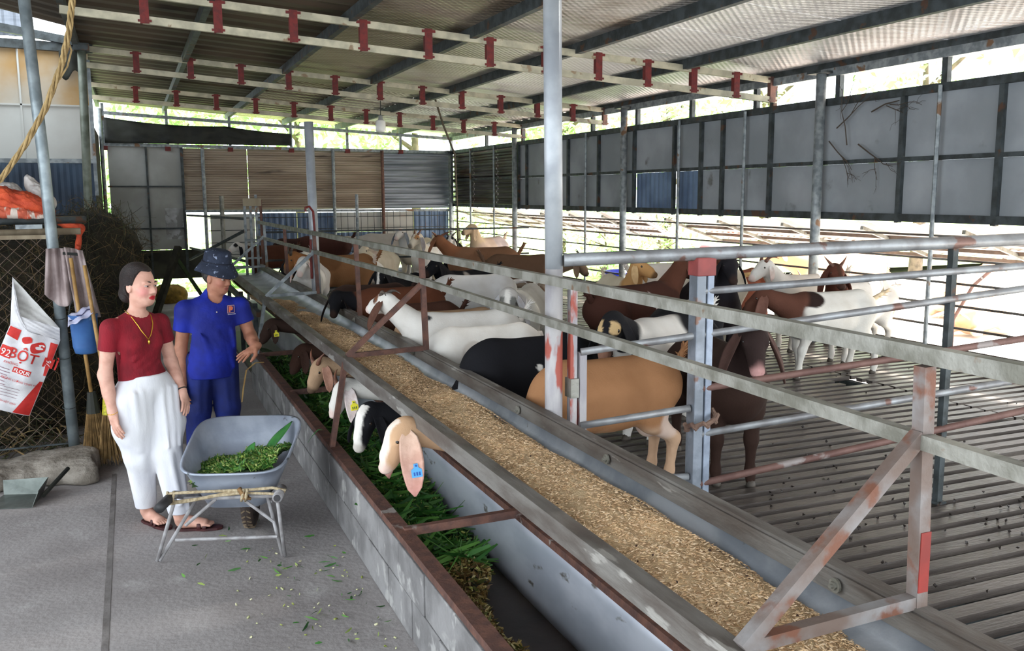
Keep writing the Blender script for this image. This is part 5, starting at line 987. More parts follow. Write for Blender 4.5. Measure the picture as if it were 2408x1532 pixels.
t = thing('chain_link_fence', 'rusty chain-link wire mesh closing the store under the shelf', 'fence', (-1.6, 7.55, .1)); b = MB(); i = 0
x = -3.2
while x < -.5 + 1.6:
    for sg in (1, -1):
        x0 = x if sg > 0 else x - 1.6; pts = []
        a, c = (x0, .1), (x0 + 1.6, 1.7)
        p0, p1 = ((x - 1.6, .1), (x, 1.7)) if sg > 0 else ((x, .1), (x - 1.6, 1.7))
        def cl(p0, p1):
            out = []
            for s_ in np.linspace(0, 1, 33):
                xx, zz = p0[0] + (p1[0] - p0[0]) * s_, p0[1] + (p1[1] - p0[1]) * s_
                if -3.3 <= xx <= -.5: out.append((xx, 7.53 + .006 * sg * math.sin(s_ * 100), zz))
            return out
        pts = cl(p0, p1)
        if len(pts) > 2: b.tube(pts, .0024, 4, caps=False)
    x += .10
b.build('wire_mesh', mat('rusty_wire', (116, 100, 88), (86, 70, 60), 20, .6, .3), t, kind='stuff'); MB().bar((-3.3, 7.53, 1.70), (-.54, 7.53, 1.70), .03, .03).build('head_rail', woodpole, t); MB().bar((-3.3, 7.53, .13), (-.5, 7.53, .13), .012, .012).build('bottom_wire', steeldark, t)
# hay
haym = mat('hay_core', (50, 44, 32), (36, 32, 24), 4, .95, 0, .8, 20)
hd = SDF()
for c, rr in (((-2.2, 9.2, .5), (1.1, 1.3, .9)), ((-1.1, 9.0, .5), (.75, 1.0, .85)), ((-.62, 9.5, .75), (.45, .8, .85)), ((-.36, 10.0, 1.45), (.38, .6, .38)), ((-.45, 9.7, .5), (.40, .8, .7)), ((-1.6, 9.6, 1.2), (1.2, 1.0, .55))): hd.el(c, rr, k=.2)
P, Q = hd.mesh(.05, lambda X, Y, Z: .004 - Z + 0 * X + 0 * Y); P = P + np.stack([vnoise(P[:, 2] * 9, P[:, 1] * 7, 1) * .06, vnoise(P[:, 0] * 8, P[:, 2] * 9, 2) * .08, 0 * P[:, 0]], 1); hb = tag(sdf_obj('hay_pile', P, Q, haym, None), 'dark tangled heap of old hay stacked behind the chain-link fence', 'hay', kind='stuff')
n = 19000; ix = rs.randint(0, len(P), n); pos = P[ix] + rs.normal(0, .055, (n, 3)); pos[:, 2] = np.maximum(pos[:, 2], .01)
bv = [(-1, 0, 0), (-.2, .0, .16), (.5, 0, .12), (1, 0, -.15), (-1, .04, .0), (-.2, .04, .16), (.5, .04, .12), (1, .03, -.15)]; bf = [(0, 1, 5, 4), (1, 2, 6, 5), (2, 3, 7, 6)]
l = rs.uniform(.04, .17, n); cc = np.array([lin(c)[:3] for c in ((70, 62, 42), (52, 50, 34), (88, 74, 48), (44, 44, 30), (62, 66, 42), (116, 94, 62))])[rs.randint(0, 6, n)]
scatter('hay_strands', bv, bf, pos, rand_rot(n, rs, 1.0), np.stack([l, np.full(n, .10), l], 1), mat('hay_strand', (120, 100, 60), rough=.9, attr='Col'), hb, cc, kind='stuff')
n = 900; pos = np.stack([rs.uniform(-3.1, -.5, n), rs.uniform(7.55, 8.0, n), rs.uniform(.02, .14, n) + .2 * rs.rand(n) ** 3], 1)
l = rs.uniform(.03, .09, n); scatter('floor_litter', bv, bf, pos, rand_rot(n, rs, .5), np.stack([l, np.full(n, .25), l], 1), MATS['hay_strand'], hb, cc[:n] * 1.3, kind='stuff')
# shelf with sacks
t = thing('pole_shelf', 'shelf of long poles above the chain-link fence, holding folded sacks', 'shelf', (-1.5, 8, 1.7))
for (a, b_), r_, m in ((((-3.3, 7.8, 1.80), (-.32, 7.8, 1.815)), .028, steeldark), (((-3.3, 7.75, 1.715), (-.36, 7.75, 1.73)), .026, woodpole), (((-3.3, 8.4, 1.80), (-.34, 8.4, 1.815)), .028, steeldark), (((-3.3, 8.1, 1.80), (-.34, 8.1, 1.815)), .026, woodpole)): MB().tube([a, b_], r_, 10).build('pole', m, t, smooth=True)
MB().box((-.80, 7.745, 1.745), (-.62, 7.77, 1.785)).build('clamp', steel, t)
og = mat('orange_woven_sack', (206, 84, 48), (180, 66, 40), 12, .75, 0, .3, 120); wp = mat('white_plastic_sack', (214, 208, 204), (180, 172, 166), 8, .6, 0, .3, 30, c3=(200, 60, 54), s3=5, t3=.63, w3=.02); stp = mat('striped_sack', (206, 190, 178), (190, 90, 66), 9, .7, 0, .3, 60, stretch=(2.2, .4, .4), contrast=(.5, .56))
def rag(name, label, m, prims, h=.011, cat='sack', group=None, k=.03):
    sd = SDF()
    for c, rr, rot in prims:
        ca, sa = math.cos(rot), math.sin(rot); sd.el(c, rr, np.array([(ca, 0, sa), (0, 1, 0), (-sa, 0, ca)]), k)
    P, Q = sd.mesh(h); nz = vnoise(P[:, 0] * 60, P[:, 2] * 60 + P[:, 1] * 40, 5) * .007 + vnoise(P[:, 0] * 25, P[:, 2] * 30, 2) * .008; P = P + np.stack([nz * .4, -nz, nz], 1)
    return sdf_obj(name, P, Q, m, None, label=label, cat=cat, group=group)
rag('folded_sack', 'orange woven sack slumped on the pole shelf', og, [((-.80, 8.0, 1.92), (.22, .22, .10), -.25), ((-.68, 7.98, 1.93), (.16, .2, .07), -.55), ((-.86, 7.98, 2.0), (.12, .16, .06), -.35)])
rag('folded_sack', 'red and white plastic sack with torn upright corners behind the orange one', wp, [((-.88, 8.22, 2.02), (.12, .12, .09), -.4), ((-.70, 8.22, 2.07), (.05, .07, .10), .5), ((-.66, 8.2, 2.02), (.09, .1, .05), -.6), ((-.98, 8.2, 2.05), (.05, .08, .11), -.3), ((-.60, 8.15, 1.95), (.07, .1, .06), -.7)])
rag('folded_sack', 'striped folded sack along the front edge of the pole shelf', stp, [((-.86, 7.86, 1.875), (.26, .12, .05), -.12), ((-.70, 7.86, 1.86), (.16, .11, .04), -.2)])
rag('folded_sack', 'bunched orange sack end hanging out beside the leaning pole', og, [((-.44, 7.86, 1.775), (.09, .06, .045), -.3), ((-.375, 7.85, 1.74), (.04, .05, .05), -.9), ((-.385, 7.83, 1.64), (.022, .03, .07), -.2), ((-.395, 7.82, 1.58), (.012, .02, .05), -.3)])
rag('rolled_sack', 'orange sack rolled up at the very edge of the shelf beside the striped one', og, [((-1.02, 7.82, 1.875), (.10, .09, .045), 0), ((-1.12, 7.82, 1.87), (.12, .1, .05), 0)])
# hanging flour sack with print
def sack():
    t = thing('flour_sack', 'empty white flour sack with red print hung on the chain-link fence', 'sack', (-.78, 7.42, .9)); an = math.radians(-24)
    Uv, Vv = np.array((math.cos(an), 0, math.sin(an))), np.array((-math.sin(an), 0, math.cos(an))); C0 = np.array((-.785, 7.42, .80))
    def S(u, v, d=0.0):
        bu = .055 * max(0, 1 - (u / .19) ** 2) + .012 * math.sin(u * 38 + v * 9) * (.6 + v) + .010 * math.sin(v * 30 - u * 16); w = 1.0 - .10 * max(0, v - .05)
        return tuple(C0 + Uv * u * w + Vv * v + np.array((0, -1, 0)) * (bu + d))
    sm = mat('woven_white_sack', (222, 220, 222), (200, 198, 202), 8, .7, 0, .2, 200); ins = mat('sack_lining', (196, 194, 192), (168, 166, 162), 6, .75, 0, .2)
    b = MB(); b.grid(lambda u, v: S(-.175 + u * .35, -.37 + v * .60), 28, 40); b.build('sack_front', sm, t, smooth=True)
    b = MB(); b.grid(lambda u, v: tuple(np.array(S(-.175 + u * .35, -.37 + v * .60, 0)) * (1, 0, 1) + np.array((0, 7.46, 0))), 8, 8); b.build('sack_back', sm, t, smooth=True)
    A, B_, D_ = np.array((-.815, 7.46, 1.42)), np.array((-.530, 7.40, 1.035)), np.array((-.775, 7.37, 1.14)); E_ = np.array(S(-.175, .23)); G = np.array(S(.175, .23))
    def tri(p0, p1, p2, p3, dep): return lambda u, v: tuple((p0 * (1 - u) + p1 * u) * (1 - v) + (p3 * (1 - u) + p2 * u) * v - np.array((0, dep * math.sin(math.pi * u) * math.sin(math.pi * v) + .006 * math.sin(u * 20 + v * 14), 0)))
    b = MB(); b.grid(tri(A, B_, D_, A + (D_ - A) * .5, -.03), 16, 12); b.build('open_mouth', ins, t, smooth=True)
    b = MB(); b.grid(tri(E_, A, D_, np.array(S(-.05, .23)), .02), 14, 12); b.grid(tri(np.array(S(-.05, .23)), D_, B_, G, .02), 14, 12); b.build('collar_fold', sm, t, smooth=True)
    red = mat('sack_red_print', (206, 52, 44), (190, 44, 40), 20, .7); gry = mat('sack_grey_print', (150, 120, 130), rough=.8); wht = mat('sack_white_print', (230, 224, 224), rough=.7)
    def pr(p0, p1, p2, p3, m, d=.004): b = MB(); b.grid(lambda u, v: S(*(((np.array(p0) * (1 - u) + np.array(p1) * u) * (1 - v) + (np.array(p3) * (1 - u) + np.array(p2) * u) * v)), d), 12, 8); b.build('printed_patch', m, t, smooth=True)
    pr((.06, -.365), (.172, -.365), (.172, -.10), (.15, -.10), red); pr((.155, -.05), (.173, -.05), (.173, .20), (.12, .20), red); pr((-.172, .00), (-.09, .00), (-.09, .08), (-.172, .08), red); pr((-.17, .16), (-.09, .14), (-.09, .22), (-.17, .225), red)
    def blob(c, rx, ry, m, d=.005): b = MB(); cs = [S(*c, d)] + [S(c[0] + rx * math.cos(a), c[1] + ry * math.sin(a) * (1 + .25 * math.sin(2 * a)), d) for a in np.linspace(0, 2 * np.pi, 19)[:-1]]; b.add(cs, [(0, 1 + i, 1 + (i + 1) % 18) for i in range(18)]); b.build('printed_emblem', m, t)
    blob((-.03, .165), .035, .028, red); blob((.055, .135), .05, .042, red); blob((.065, .135), .026, .012, wht, .007); blob((.075, .155), .02, .008, wht, .007)
    pr((-.045, -.085), (.075, -.085), (.075, -.045), (-.045, -.045), red)
    def txt(s_, u, v, size, m, d=.008, rot=0.0, bold=0.0):
        cu = bpy.data.curves.new('t', 'FONT'); cu.body = s_; cu.size = size; cu.offset = bold; cu.resolution_u = 2; o = bpy.data.objects.new('t', cu); COL.objects.link(o)
        me = bpy.data.meshes.new_from_object(o); bpy.data.objects.remove(o); ca, sa = math.cos(rot), math.sin(rot)
        for vt in me.vertices: x_, y_ = vt.co.x, vt.co.y; vt.co = S(u + x_ * ca - y_ * sa, v + x_ * sa + y_ * ca, d)
        me.name = 'printed_text'; finish('printed_text', me, m, t)
    txt('BỘT MÌ', -.115, .012, .105, red, bold=.001); txt('FLOUR', -.038, -.078, .036, wht, .010, bold=.001); txt('KHÔNG', -.12, -.035, .026, red); txt('92', -.165, .012, .07, wht, .010); txt('TRỌNG LƯỢNG TỊNH 40 KG', -.10, -.145, .021, red); txt('26', .172, .02, .05, wht, .010, math.pi / 2)
    txt('TIỂU PHẨM VIỆT NAM', -.12, -.31, .018, red)
    for i in range(6): pr((-.16, -.08 - i * .022), (-.065 + .01 * (i % 2), -.08 - i * .022), (-.065 + .01 * (i % 2), -.075 - i * .022), (-.16, -.075 - i * .022), gry)
    for i in range(4): pr((-.12, -.20 - i * .022), (.05, -.20 - i * .022), (.05, -.197 - i * .022), (-.12, -.197 - i * .022), gry)
sack()
t = thing('work_jacket', 'pale dusty jacket hung over the leaning pole', 'jacket', (-.46, 7.42, 1.35)); jm = mat('dusty_cloth', (172, 156, 154), (140, 124, 122), 7, .85, 0, .3, 40)
b = MB(); b.grid(lambda u, v: (-.58 + u * (.15 + .04 * v) - .03 * v * (1 - u), 7.42 - .03 * math.sin(u * 9 + v * 2) - .02 * math.sin(u * 21), 1.62 - v * (.33 + .1 * math.sin(u * 3))), 20, 16); b.build('jacket_back', jm, t, smooth=True, solid=.006)
b = MB(); b.grid(lambda u, v: (-.46 + u * .12 + v * .045 * (1 + u), 7.41 - .03 * math.sin(u * 8 + 1) - .015 * math.sin(u * 19 + v * 5), 1.63 - .03 * u - v * .50), 18, 16); b.build('sleeve', jm, t, smooth=True, solid=.006); MB().bar((-.47, 7.37, 1.585), (-.35, 7.40, 1.57), .012, .02).build('dark_collar', tarpblack, t)
t = thing('bucket', 'blue plastic bucket hanging by the leaning pole with a crumpled label on top', 'bucket', (-.36, 7.32, 1.0)); bl = mat('blue_plastic', (62, 104, 160), (48, 84, 140), 5, .45, c3=(96, 130, 170), s3=9, t3=.6)
b = MB(); b.rings([[(-.365 + rr * math.cos(a) * 1.0 + dx, 7.34 + rr * math.sin(a) * .8, z) for a in np.linspace(0, 2 * np.pi, 25)[:-1]] for rr, z, dx in ((.05, .842, .005), (.075, .85, .004), (.086, .90, .002), (.096, 1.12, 0), (.102, 1.125, 0), (.102, 1.135, 0), (.093, 1.135, 0), (.083, .90, .002), (.06, .86, .004))]); b.build('shell', bl, t, smooth=True)
b = MB(); b.tube([(-.46, 7.34, 1.13), (-.45, 7.36, 1.2), (-.42, 7.42, 1.25)], .004, 6); b.build('wire_handle', steeldark, t)
b = MB(); b.grid(lambda u, v: (-.465 + u * .17, 7.235 + v * .09 + .012 * math.sin(u * 9), 1.06 + u * .085 + v * .07 + .008 * math.sin(u * 14 + v * 6)), 14, 8); lb = tag(b.build('paper_label', mat('white_wrapper', (196, 196, 216), (170, 170, 196), 9, .6), None, smooth=True, solid=.003), 'crumpled white and blue wrapper lying on the blue bucket', 'wrapper')
b = MB(); b.grid(lambda u, v: (-.455 + u * .15, 7.232 + (.45 + v * .1) * .09 + .012 * math.sin(u * 9), 1.064 + u * .085 + (.45 + v * .1) * .07 + .008 * math.sin(u * 14 + 3)), 10, 3); b.build('printed_stripe', mat('navy_stripe', (60, 60, 96), rough=.7), lb)
def broom(x, y, hx, hz, label, bind, z0=.01):
    t = thing('broom', label, 'broom', (x, y, 0)); hm = mat('bamboo_handle', (176, 138, 84), (142, 108, 64), 14, .6)
    MB().tube([(hx, y + .06, hz), (x, y, .52)], .0135, 8).build('handle', hm, t, smooth=True)
    b = MB(); r2 = np.random.RandomState(int(abs(x) * 100)); b.tube([(x, y, .56), (x + .004, y, .40)], [.03, .05], 10); b.build('binding', bind, t)
    n = 260; a = r2.uniform(0, 6.28, n); q = r2.rand(n) ** .5; b = MB()
    for i in range(n): p0 = (x + .035 * q[i] * math.cos(a[i]), y + .03 * q[i] * math.sin(a[i]), .46); p1 = (x + .03 + .13 * q[i] * math.cos(a[i]) * 1.0, y + .07 * q[i] * math.sin(a[i]), z0 + .10 * r2.rand()); m = tuple((np.array(p0) + np.array(p1)) / 2 + r2.normal(0, .006, 3)); b.tube([p0, m, p1], [.003, .0025, .0012], 3, caps=False)
    b.build('bristles', mat('broom_straw', (150, 120, 78), (116, 92, 58), 20, .9), t, kind='stuff')
broom(-.345, 7.30, -.42, 1.55, 'straw broom with a dark binding propped under the blue bucket', tarpblack)
broom(-.235, 7.22, -.33, 1.50, 'straw broom with a yellow binding beside the woman', mat('yellow_binding', (206, 196, 50), (150, 144, 40), 60, .6))
t = thing('dustpan', 'bent sheet-metal dustpan with a dark handle lying on the floor by the kerb', 'dustpan', (-.75, 6.6, 0)); zm = mat('dull_dustpan_sheet', (110, 116, 112), (84, 90, 86), 7, .4, .5, .1)
MB().add([(-.98, 6.50, .004), (-.70, 6.42, .004), (-.66, 6.70, .004), (-.90, 6.78, .004), (-.66, 6.44, .10), (-.62, 6.72, .11), (-.90, 6.80, .10)], [(0, 1, 2, 3), (1, 4, 5, 2), (2, 5, 6, 3)]).build('pan', zm, t, solid=.004); MB().tube([(-.64, 6.50, .05), (-.50, 6.78, .14)], .014, 8).build('handle', tarpblack, t)
# rope hanging from the roof, cane, lamp
t = thing('hanging_rope', 'bundle of old twisted rope slung from the roof towards the store', 'rope', (-.3, 6.5, 3.0)); rm2 = mat('old_yellow_rope', (176, 150, 104), (140, 116, 76), 40, .9, 0, .5, 80, stretch=(1, 1, .4))
path = np.array([(-.24, 6.5, 3.66), (-.255, 6.5, 3.2), (-.285, 6.5, 3.02), (-.341, 6.5, 2.81), (-.456, 6.5, 2.53), (-.578, 6.5, 2.317), (-.734, 6.5, 2.094), (-1.0, 6.55, 1.93), (-1.5, 6.7, 1.85)])
pp = [path[0]]
for a, c in zip(path[:-1], path[1:]): pp += [a + (c - a) * s_ for s_ in np.linspace(0, 1, 9)[1:]]
for k in range(4): b = MB(); b.tube([p + .013 * np.array((math.cos(i * .55 + k * 1.57), math.sin(i * .55 + k * 1.57), 0)) for i, p in enumerate(pp)], .0085, 6); b.build('strand', rm2, t, smooth=True)
b = MB(); b.tube([(-.30, 6.5, 2.98), (-.28, 6.5, 2.9), (-.31, 6.5, 2.8), (-.36, 6.5, 2.72)], .006, 6); b.build('loose_end', rm2, t)
t = thing('bamboo_cane', 'long thin bamboo cane hanging from the truss towards the rusted wall sheets', 'cane', (4.3, 13, 3)); MB().tube([(4.16, 13, 3.5), (4.32, 13, 3.0), (4.50, 13.02, 2.58), (4.53, 13.03, 1.9), (4.53, 13.03, .5)], [.016, .016, .015, .012, .012], 8).build('stem', mat('cane_brown', (92, 80, 62), (70, 62, 48), 10, .7), t)
t = thing('lamp', 'white hanging lamp with a cylindrical bulb under the middle truss', 'lamp', (3.16, 12.2, 2.8)); MB().tube([(3.165, 12.12, 3.45), (3.155, 12.14, 3.02)], .005, 6).build('cord', tarpblack, t); b = MB(); b.rings([[(3.155 + rr * math.cos(a), 12.14 + rr * math.sin(a), z) for a in np.linspace(0, 2 * np.pi, 17)[:-1]] for rr, z in ((.02, 3.04), (.028, 3.03), (.03, 2.99), (.05, 2.975))]); b.build('socket', mat('grey_socket', (150, 150, 146), rough=.5), t, smooth=True)
b = MB(); b.rings([[(3.155 + rr * math.cos(a), 12.14 + rr * math.sin(a), z) for a in np.linspace(0, 2 * np.pi, 21)[:-1]] for rr, z in ((.045, 2.98), (.066, 2.965), (.068, 2.85), (.06, 2.825), (.02, 2.818))]); b.build('bulb', mat('bulb_glass', (236, 234, 226), rough=.25), t, smooth=True)
tag(MB().grid(lambda u, v: (-.66 + u * .24, 12.16 + .02 * math.sin(u * 9), 3.68 - v * (.28 + .06 * math.sin(u * 7))), 10, 8).build('black_cloth', tarpblack, None, smooth=True, solid=.005), 'black cloth scrap hanging at the top corner of the white partition', 'cloth')
def twig(b, p, d, l, r_, depth, r2):
    q = p + d * l; b.tube([p, (p + q) / 2 + r2.normal(0, .012, 3) * (0, 1, 1), q], [r_, r_ * .85, r_ * .6], 4, caps=False)
    if depth:
        for i in range(2): d2 = d + r2.normal(0, .55, 3) * (0.05, 1, 1); d2 /= np.linalg.norm(d2); twig(b, p + d * l * r2.uniform(.5, 1), d2, l * .65, r_ * .6, depth - 1, r2)
b = MB(); r2 = np.random.RandomState(11)
for y, z, dy, dz in ((7.2, 2.62, -.75, .5), (7.3, 2.5, -.3, -.25), (6.75, 2.74, -.9, .2), (6.9, 2.45, -.35, -.2), (7.05, 2.45, .2, .7)): twig(b, np.array((6.45, y, z)), np.array((0, dy, dz)) / math.hypot(dy, dz), .34, .008, 3, r2)
tag(b.build('dry_vine', mat('dry_vine_stem', (70, 60, 52), rough=.9), None), 'dry dark vine creeping over the grey board beside the thick wall column', 'vine')
# ------------------------------------------------------------------ litter
n = 60; X = rs.uniform(.35, 1.02, n); Y = 3.9 + rs.rand(n) * 1.5 - .3 * X; chipcloud('floor_chips', n, X, Y, np.full(n, .006), [(196, 198, 150), (150, 160, 80), (210, 206, 170)], .004, .010, 'small pale fodder chips dropped on the concrete beside the block wall')
n = 70; X = np.concatenate([rs.uniform(.6, 1.02, 50), rs.uniform(0, .9, 20)]); Y = np.concatenate([3.8 + rs.rand(50) * 1.1, 4.6 + rs.rand(20)]); blades('floor_leaves', n, X, Y, np.full(n, .003), greens, .01, .035, .006, 'torn green leaves dropped on the concrete floor', .12)
n = 240; X = rs.uniform(2.4, 6.2, n); Y = 1.8 + rs.rand(n) * 7; X[:120] = 3.5 + rs.normal(0, .5, 120); Y[:120] = 3.2 + rs.normal(0, .5, 120)
scatter('droppings', ov, of, np.stack([X, Y, np.full(n, ZF + .008)], 1), rand_rot(n, rs, .3), rs.uniform(.007, .012, (n, 3)), mat('dark_droppings', (40, 32, 28), rough=.5), None, label='small dark droppings scattered on the slatted floor', cat='droppings', kind='stuff')
tag(MB().tube([(1.07, 8.65, .445), (.99, 8.62, .45), (.90, 8.55, .40), (.86, 8.5, .24), (.84, 8.48, .12)], [.012, .012, .011, .010, .008], 6, flat=.4).build('bent_stalk', mat('dry_stalk', (196, 160, 100), (166, 130, 80), 8, .8), None), 'bent dry yellow stalk hooked over the block wall beyond the wheelbarrow', 'stalk')
b = MB(); b.grid(lambda u, v: (1.10 - u * .10, 5.95 + u * .02 + (v - .5) * .022 * math.sin(math.pi * min(.95, .15 + u)), .445 + .012 * u - .14 * max(0, u - .25) ** 1.3), 12, 4); tag(b.build('grass_leaf', MATS['fresh_leaf'], None, smooth=True, solid=.001), 'single green grass leaf draped over the rusty top rail of the block wall', 'leaf')
# ------------------------------------------------------------------ outdoors
awm = mat('pinkish_awning_sheet', (222, 206, 196), (206, 188, 178), 2, .6, 0, .05, c3=(226, 160, 146), s3=.7, t3=.66)
def awning(y0, y1, yb0, yb1, label, zt=1.70, zb=1.30, xb=8.1):
    t = thing('awning', label, 'awning', (7.3, (y0 + y1) / 2, 1.5)); n = 12
    for k in range(n):
        b = MB(); a0, a1 = y0 + (y1 - y0) * k / n, y0 + (y1 - y0) * (k + 1) / n; c0, c1 = yb0 + (yb1 - yb0) * k / n, yb0 + (yb1 - yb0) * (k + 1) / n
        b.grid(lambda u, v: (6.64 + u * (xb - 6.64), (a0 + (a1 - a0) * v) * (1 - u) + (c0 + (c1 - c0) * v) * u, zt + (zb - zt) * u + .012 * (0, 1, 1, 0)[int(round(v * 19)) % 4]), 2, 20); b.build('sheet', awm, t, solid=.003)
    for s_ in (.35, .68, .98): MB().bar((6.64 + s_ * (xb - 6.64), y0 + (yb0 - y0) * s_, zt + (zb - zt) * s_ - .03), (6.64 + s_ * (xb - 6.64), y1 + (yb1 - y1) * s_, zt + (zb - zt) * s_ - .03), .03, .035).build('purlin', mat('awning_steel', (150, 132, 120), (124, 110, 100), 8, .6, .2), t)
    m = max(3, int((y1 - y0) / 1.1))
    for k in range(m + 1): yy, yb = y0 + (y1 - y0) * k / m, yb0 + (yb1 - yb0) * k / m; MB().bar((6.64, yy, zt - .05), (xb, yb, zb - .05), .03, .035).build('rafter', steelpale, t)
awning(11.25, 19.2, 12.6, 20.0, 'sloping corrugated awning outside the far half of the side wall')
awning(3.4, 10.6, 3.6, 11.3, 'sloping corrugated awning outside the half of the side wall nearer the cross fence', 1.70, 1.33)
leafm = mat('tree_leaf', (100, 150, 60), rough=.5, attr='Col', trans=.5); barkm = mat('bark', (110, 96, 80), (80, 70, 58), 6, .9, 0, .5)
def tree(x, y, h, r_, n, label, z0=-.3, sq=.8, big=.16, low=.45, cat='tree', name='tree'):
    t = thing(name, label, cat, (x, y, z0)); r2 = np.random.RandomState(int(x * 13 + y * 7) % 9999)
    b = MB(); b.tube([(x, y, z0), (x + .1, y, z0 + h * .4), (x + .05, y + .1, z0 + h * .8)], [h * .025, h * .018, h * .008], 8); tr = b.build('trunk', barkm, t, smooth=True)
    for k in range(5):
        a = k * 1.3; b = MB(); b.tube([(x + .08, y, z0 + h * (.35 + .08 * k)), (x + r_ * .5 * math.cos(a), y + r_ * .5 * math.sin(a), z0 + h * (.5 + .08 * k))], [h * .012, h * .004], 6); b.build('limb', barkm, t)
    nc = 14; cs = np.stack([x + r2.normal(0, r_ * .45, nc), y + r2.normal(0, r_ * .45, nc), z0 + h * (low + (1 - low) * r2.rand(nc))], 1); ix = r2.randint(0, nc, n); d = r2.normal(0, 1, (n, 3)); d /= np.linalg.norm(d, axis=1)[:, None]
    pos = cs[ix] + d * (r_ * .42 * r2.rand(n) ** .4)[:, None] * (1, 1, sq); pos[:, 2] = np.maximum(pos[:, 2], z0 + .1); lv = [(-1, 0, 0), (0, -.42, .08), (1, 0, -.05), (0, .42, .08)]; l = r2.uniform(.6, 1.2, n) * big
    c = np.array([lin(q)[:3] for q in ((170, 204, 140), (188, 216, 160), (148, 188, 116), (204, 224, 178))])[r2.randint(0, 4, n)]
    o = scatter('foliage', lv, [(0, 1, 2, 3)], pos, rand_rot(n, r2, .7), np.stack([l, l, l], 1), leafm, t, c, kind='stuff')
T = ((1.0, 26, 5.0, 2.2, 2200, 'leafy tree behind the boards of the end wall, seen beneath them'), (4.5, 27, 6.5, 2.6, 2600, 'broad leafy tree showing in the gap above the brown end wall sheets'), (8.0, 27, 7, 2.8, 2600, 'tall leafy tree beyond the far corner of the shed'), (12, 25, 6, 2.6, 2200, 'round leafy tree beyond the far awning'),
     (16, 25.5, 7, 3.0, 2400, 'leafy tree on the rough grass past the blue tub'), (21, 27, 8, 3.4, 2400, 'large pale tree behind the open yard'), (20, 19, 7.5, 2.6, 1600, 'slender tree standing behind the resting cattle'))
for a in T: tree(*a)
tree(12.2, 9.2, 5.4, 1.7, 260, 'sparse broad-leaved tree showing in the gap above the grey side wall', big=.24, low=.72)
for i, (x, y, h, r_, lb) in enumerate(((.2, 21.5, 1.5, 1.0, 'bushy shrub just outside, seen under the boards beside the woman'), (2.0, 22, 1.3, .9, 'low shrub behind the blue sheets of the end wall'), (7.8, 22.5, 2.4, 1.5, 'dense shrub outside the far corner rails'), (10.5, 19.5, 2.0, 1.4, 'rounded shrub on the grass beneath the far awning edge'), (12.6, 20.5, 2.2, 1.5, 'shrub in front of the trees near the wire-braced pole'), (-.9, 21, 1.6, 1.0, 'shrub pressed against the outside of the end wall near the hay'))): tree(x, y, h, r_, 1300, lb, low=.1, big=.1, cat='shrub', name='shrub')
rag('straw_sack', 'yellow brown sack of straw lying outside beyond the man', mat('straw_sack_cloth', (150, 120, 50), (110, 90, 40), 8, .9, 0, .4), [((.62, 18.2, .12), (.30, .25, .22), .1), ((.50, 18.1, .2), (.18, .2, .16), 0)], .03)
cowc = dict(body=(214, 164, 128), head=(206, 150, 114), muzzle=(226, 196, 176), legs=(222, 186, 156))
GZ = -.36
goat('cow', 'pale tan cow standing broadside in the bright yard behind the brown-headed goat', (11.3, 12.4), 172, 1.95, dict(cowc, body=(222, 178, 146)), neck=(0, 20), headdir=(-10, -20), ear=.12, earmode='side', horns=(.08, hornb, .8, .1), h=.022, tail='down', group='cattle resting in the yard', z=GZ, cat='cow', wide=1.15)
goat('cow', 'reddish cow with short horns peering past the wall column towards the pen', (9.95, 11.25), 214, 1.5, dict(cowc, body=(196, 130, 96), head=(190, 126, 94)), neck=(0, 20), headdir=(0, -20), ear=.12, earmode='side', horns=(.10, hornb, .8, .0), h=.022, tail='down', group='cattle resting in the yard', z=GZ, cat='cow')
goat('cow', 'tan cow lying with its head turned beside the curved pipe in the yard', (14.6, 12.6), 20, 1.9, cowc, neck=(0, 40), headdir=(20, -10), ear=.12, earmode='side', h=.024, tail='down', group='cattle resting in the yard', z=GZ, cat='cow', lie=True, wide=1.15)
goat('cow', 'tan cow lying low on the earth in front of the other resting cow', (13.1, 11.0), 196, 1.5, cowc, neck=(0, 0), headdir=(0, -20), ear=.12, earmode='side', h=.024, tail='down', group='cattle resting in the yard', z=GZ, cat='cow', lie=True, wide=1.15)
t = thing('water_tub', 'blue plastic half-barrel tub standing outside the rails', 'tub', (7.4, 13, GZ)); tb = mat('deep_blue_plastic', (30, 50, 176), (24, 40, 150), 4, .4)
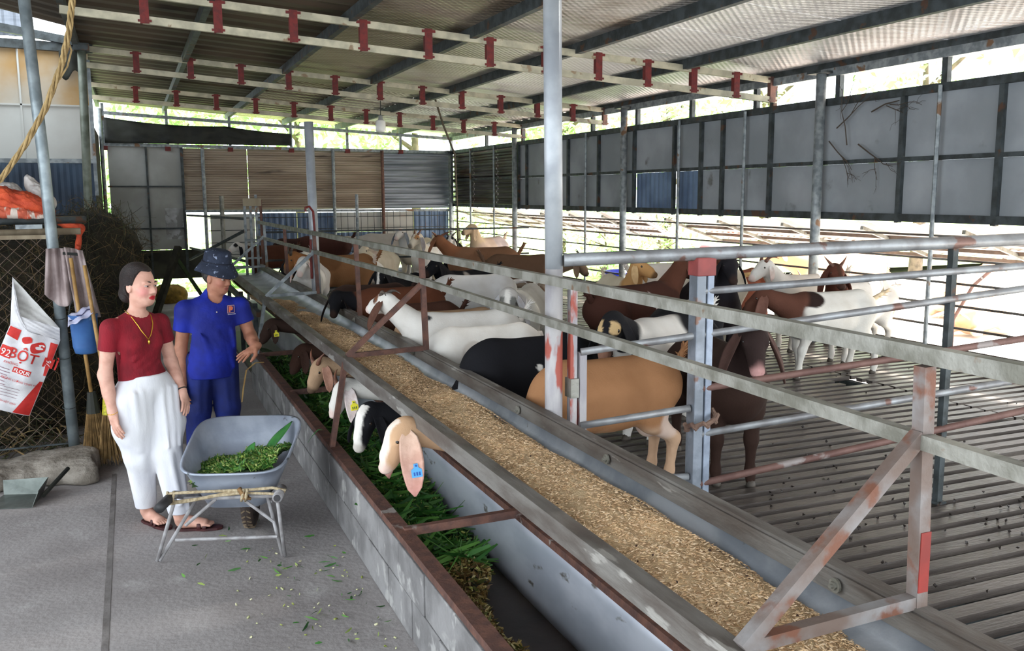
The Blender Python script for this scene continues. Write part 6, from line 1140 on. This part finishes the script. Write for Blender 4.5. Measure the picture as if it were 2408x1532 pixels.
b = MB(); b.rings([[(7.75 + .55 * math.cos(a) * rr, 13.3 + .40 * math.sin(a) * rr, z) for a in np.linspace(0, 2 * np.pi, 25)[:-1]] for rr, z in ((.72, .33), (.85, .36), (1.0, .68), (1.05, .69), (1.05, .71), (.96, .71), (.8, .42))]); b.build('shell', tb, t, smooth=True)
for dx in (-.35, .35): MB().box((7.75 + dx - .03, 13.05, GZ), (7.75 + dx + .03, 13.55, .36)).build('stand', steelpale, t)
t = thing('red_tub', 'upturned reddish tub with a white stripe behind the black goat', 'tub', (8.2, 11.6, .9))
b = MB(); b.rings([[(8.25 + .26 * math.cos(a) * rr, 11.75 + .2 * math.sin(a) * rr, z) for a in np.linspace(0, 2 * np.pi, 21)[:-1]] for rr, z in ((1.0, .96), (1.04, 1.0), (1.0, 1.14), (.85, 1.2), (.4, 1.21))]); b.build('shell', mat('dull_red_plastic', (140, 74, 74), (120, 60, 62), 5, .5), t, smooth=True); MB().box((8.33, 11.53, .98), (8.38, 11.55, 1.18)).build('stripe', mat('white_stripe', (230, 230, 230), rough=.5), t); MB().bar((8.25, 11.75, GZ), (8.25, 11.75, .97), .06, .06, (0, 1, 0)).build('stand_post', steelpale, t)
t = thing('cart_wheel', 'pale spoked wheel standing in the yard behind the white horned goat', 'wheel', (14.2, 17.4, GZ)); wc = np.array((14.2, 17.4, GZ + .34)); vr = np.array((.924, -.383, 0)); b = MB(); b.tube([tuple(wc + vr * .32 * math.cos(a) + np.array((0, 0, .32 * math.sin(a)))) for a in np.linspace(0, 6.283, 33)], .022, 6); b.build('rim', steelpale, t, smooth=True)
for k in range(10): a = k * .628; b = MB(); b.tube([tuple(wc), tuple(wc + vr * .31 * math.cos(a) + np.array((0, 0, .31 * math.sin(a))))], .008, 5); b.build('spoke', steelpale, t)
t = thing('bent_pipe', 'curved rusty pipe arching up from the earth in the yard', 'pipe', (11, 9.6, GZ)); b = MB(); b.tube([(10.1, 8.9, GZ), (10.1, 8.9, .3), (10.3, 8.8, .75), (10.8, 8.7, 1.15), (11.5, 8.5, 1.4)], .022, 8); b.build('arch', rust, t, smooth=True); MB().tube([(9.3, 7.1, GZ), (9.9, 7.5, .35), (10.4, 7.8, 1.3)], .022, 8).build('leaning_prop', steeldark, t)
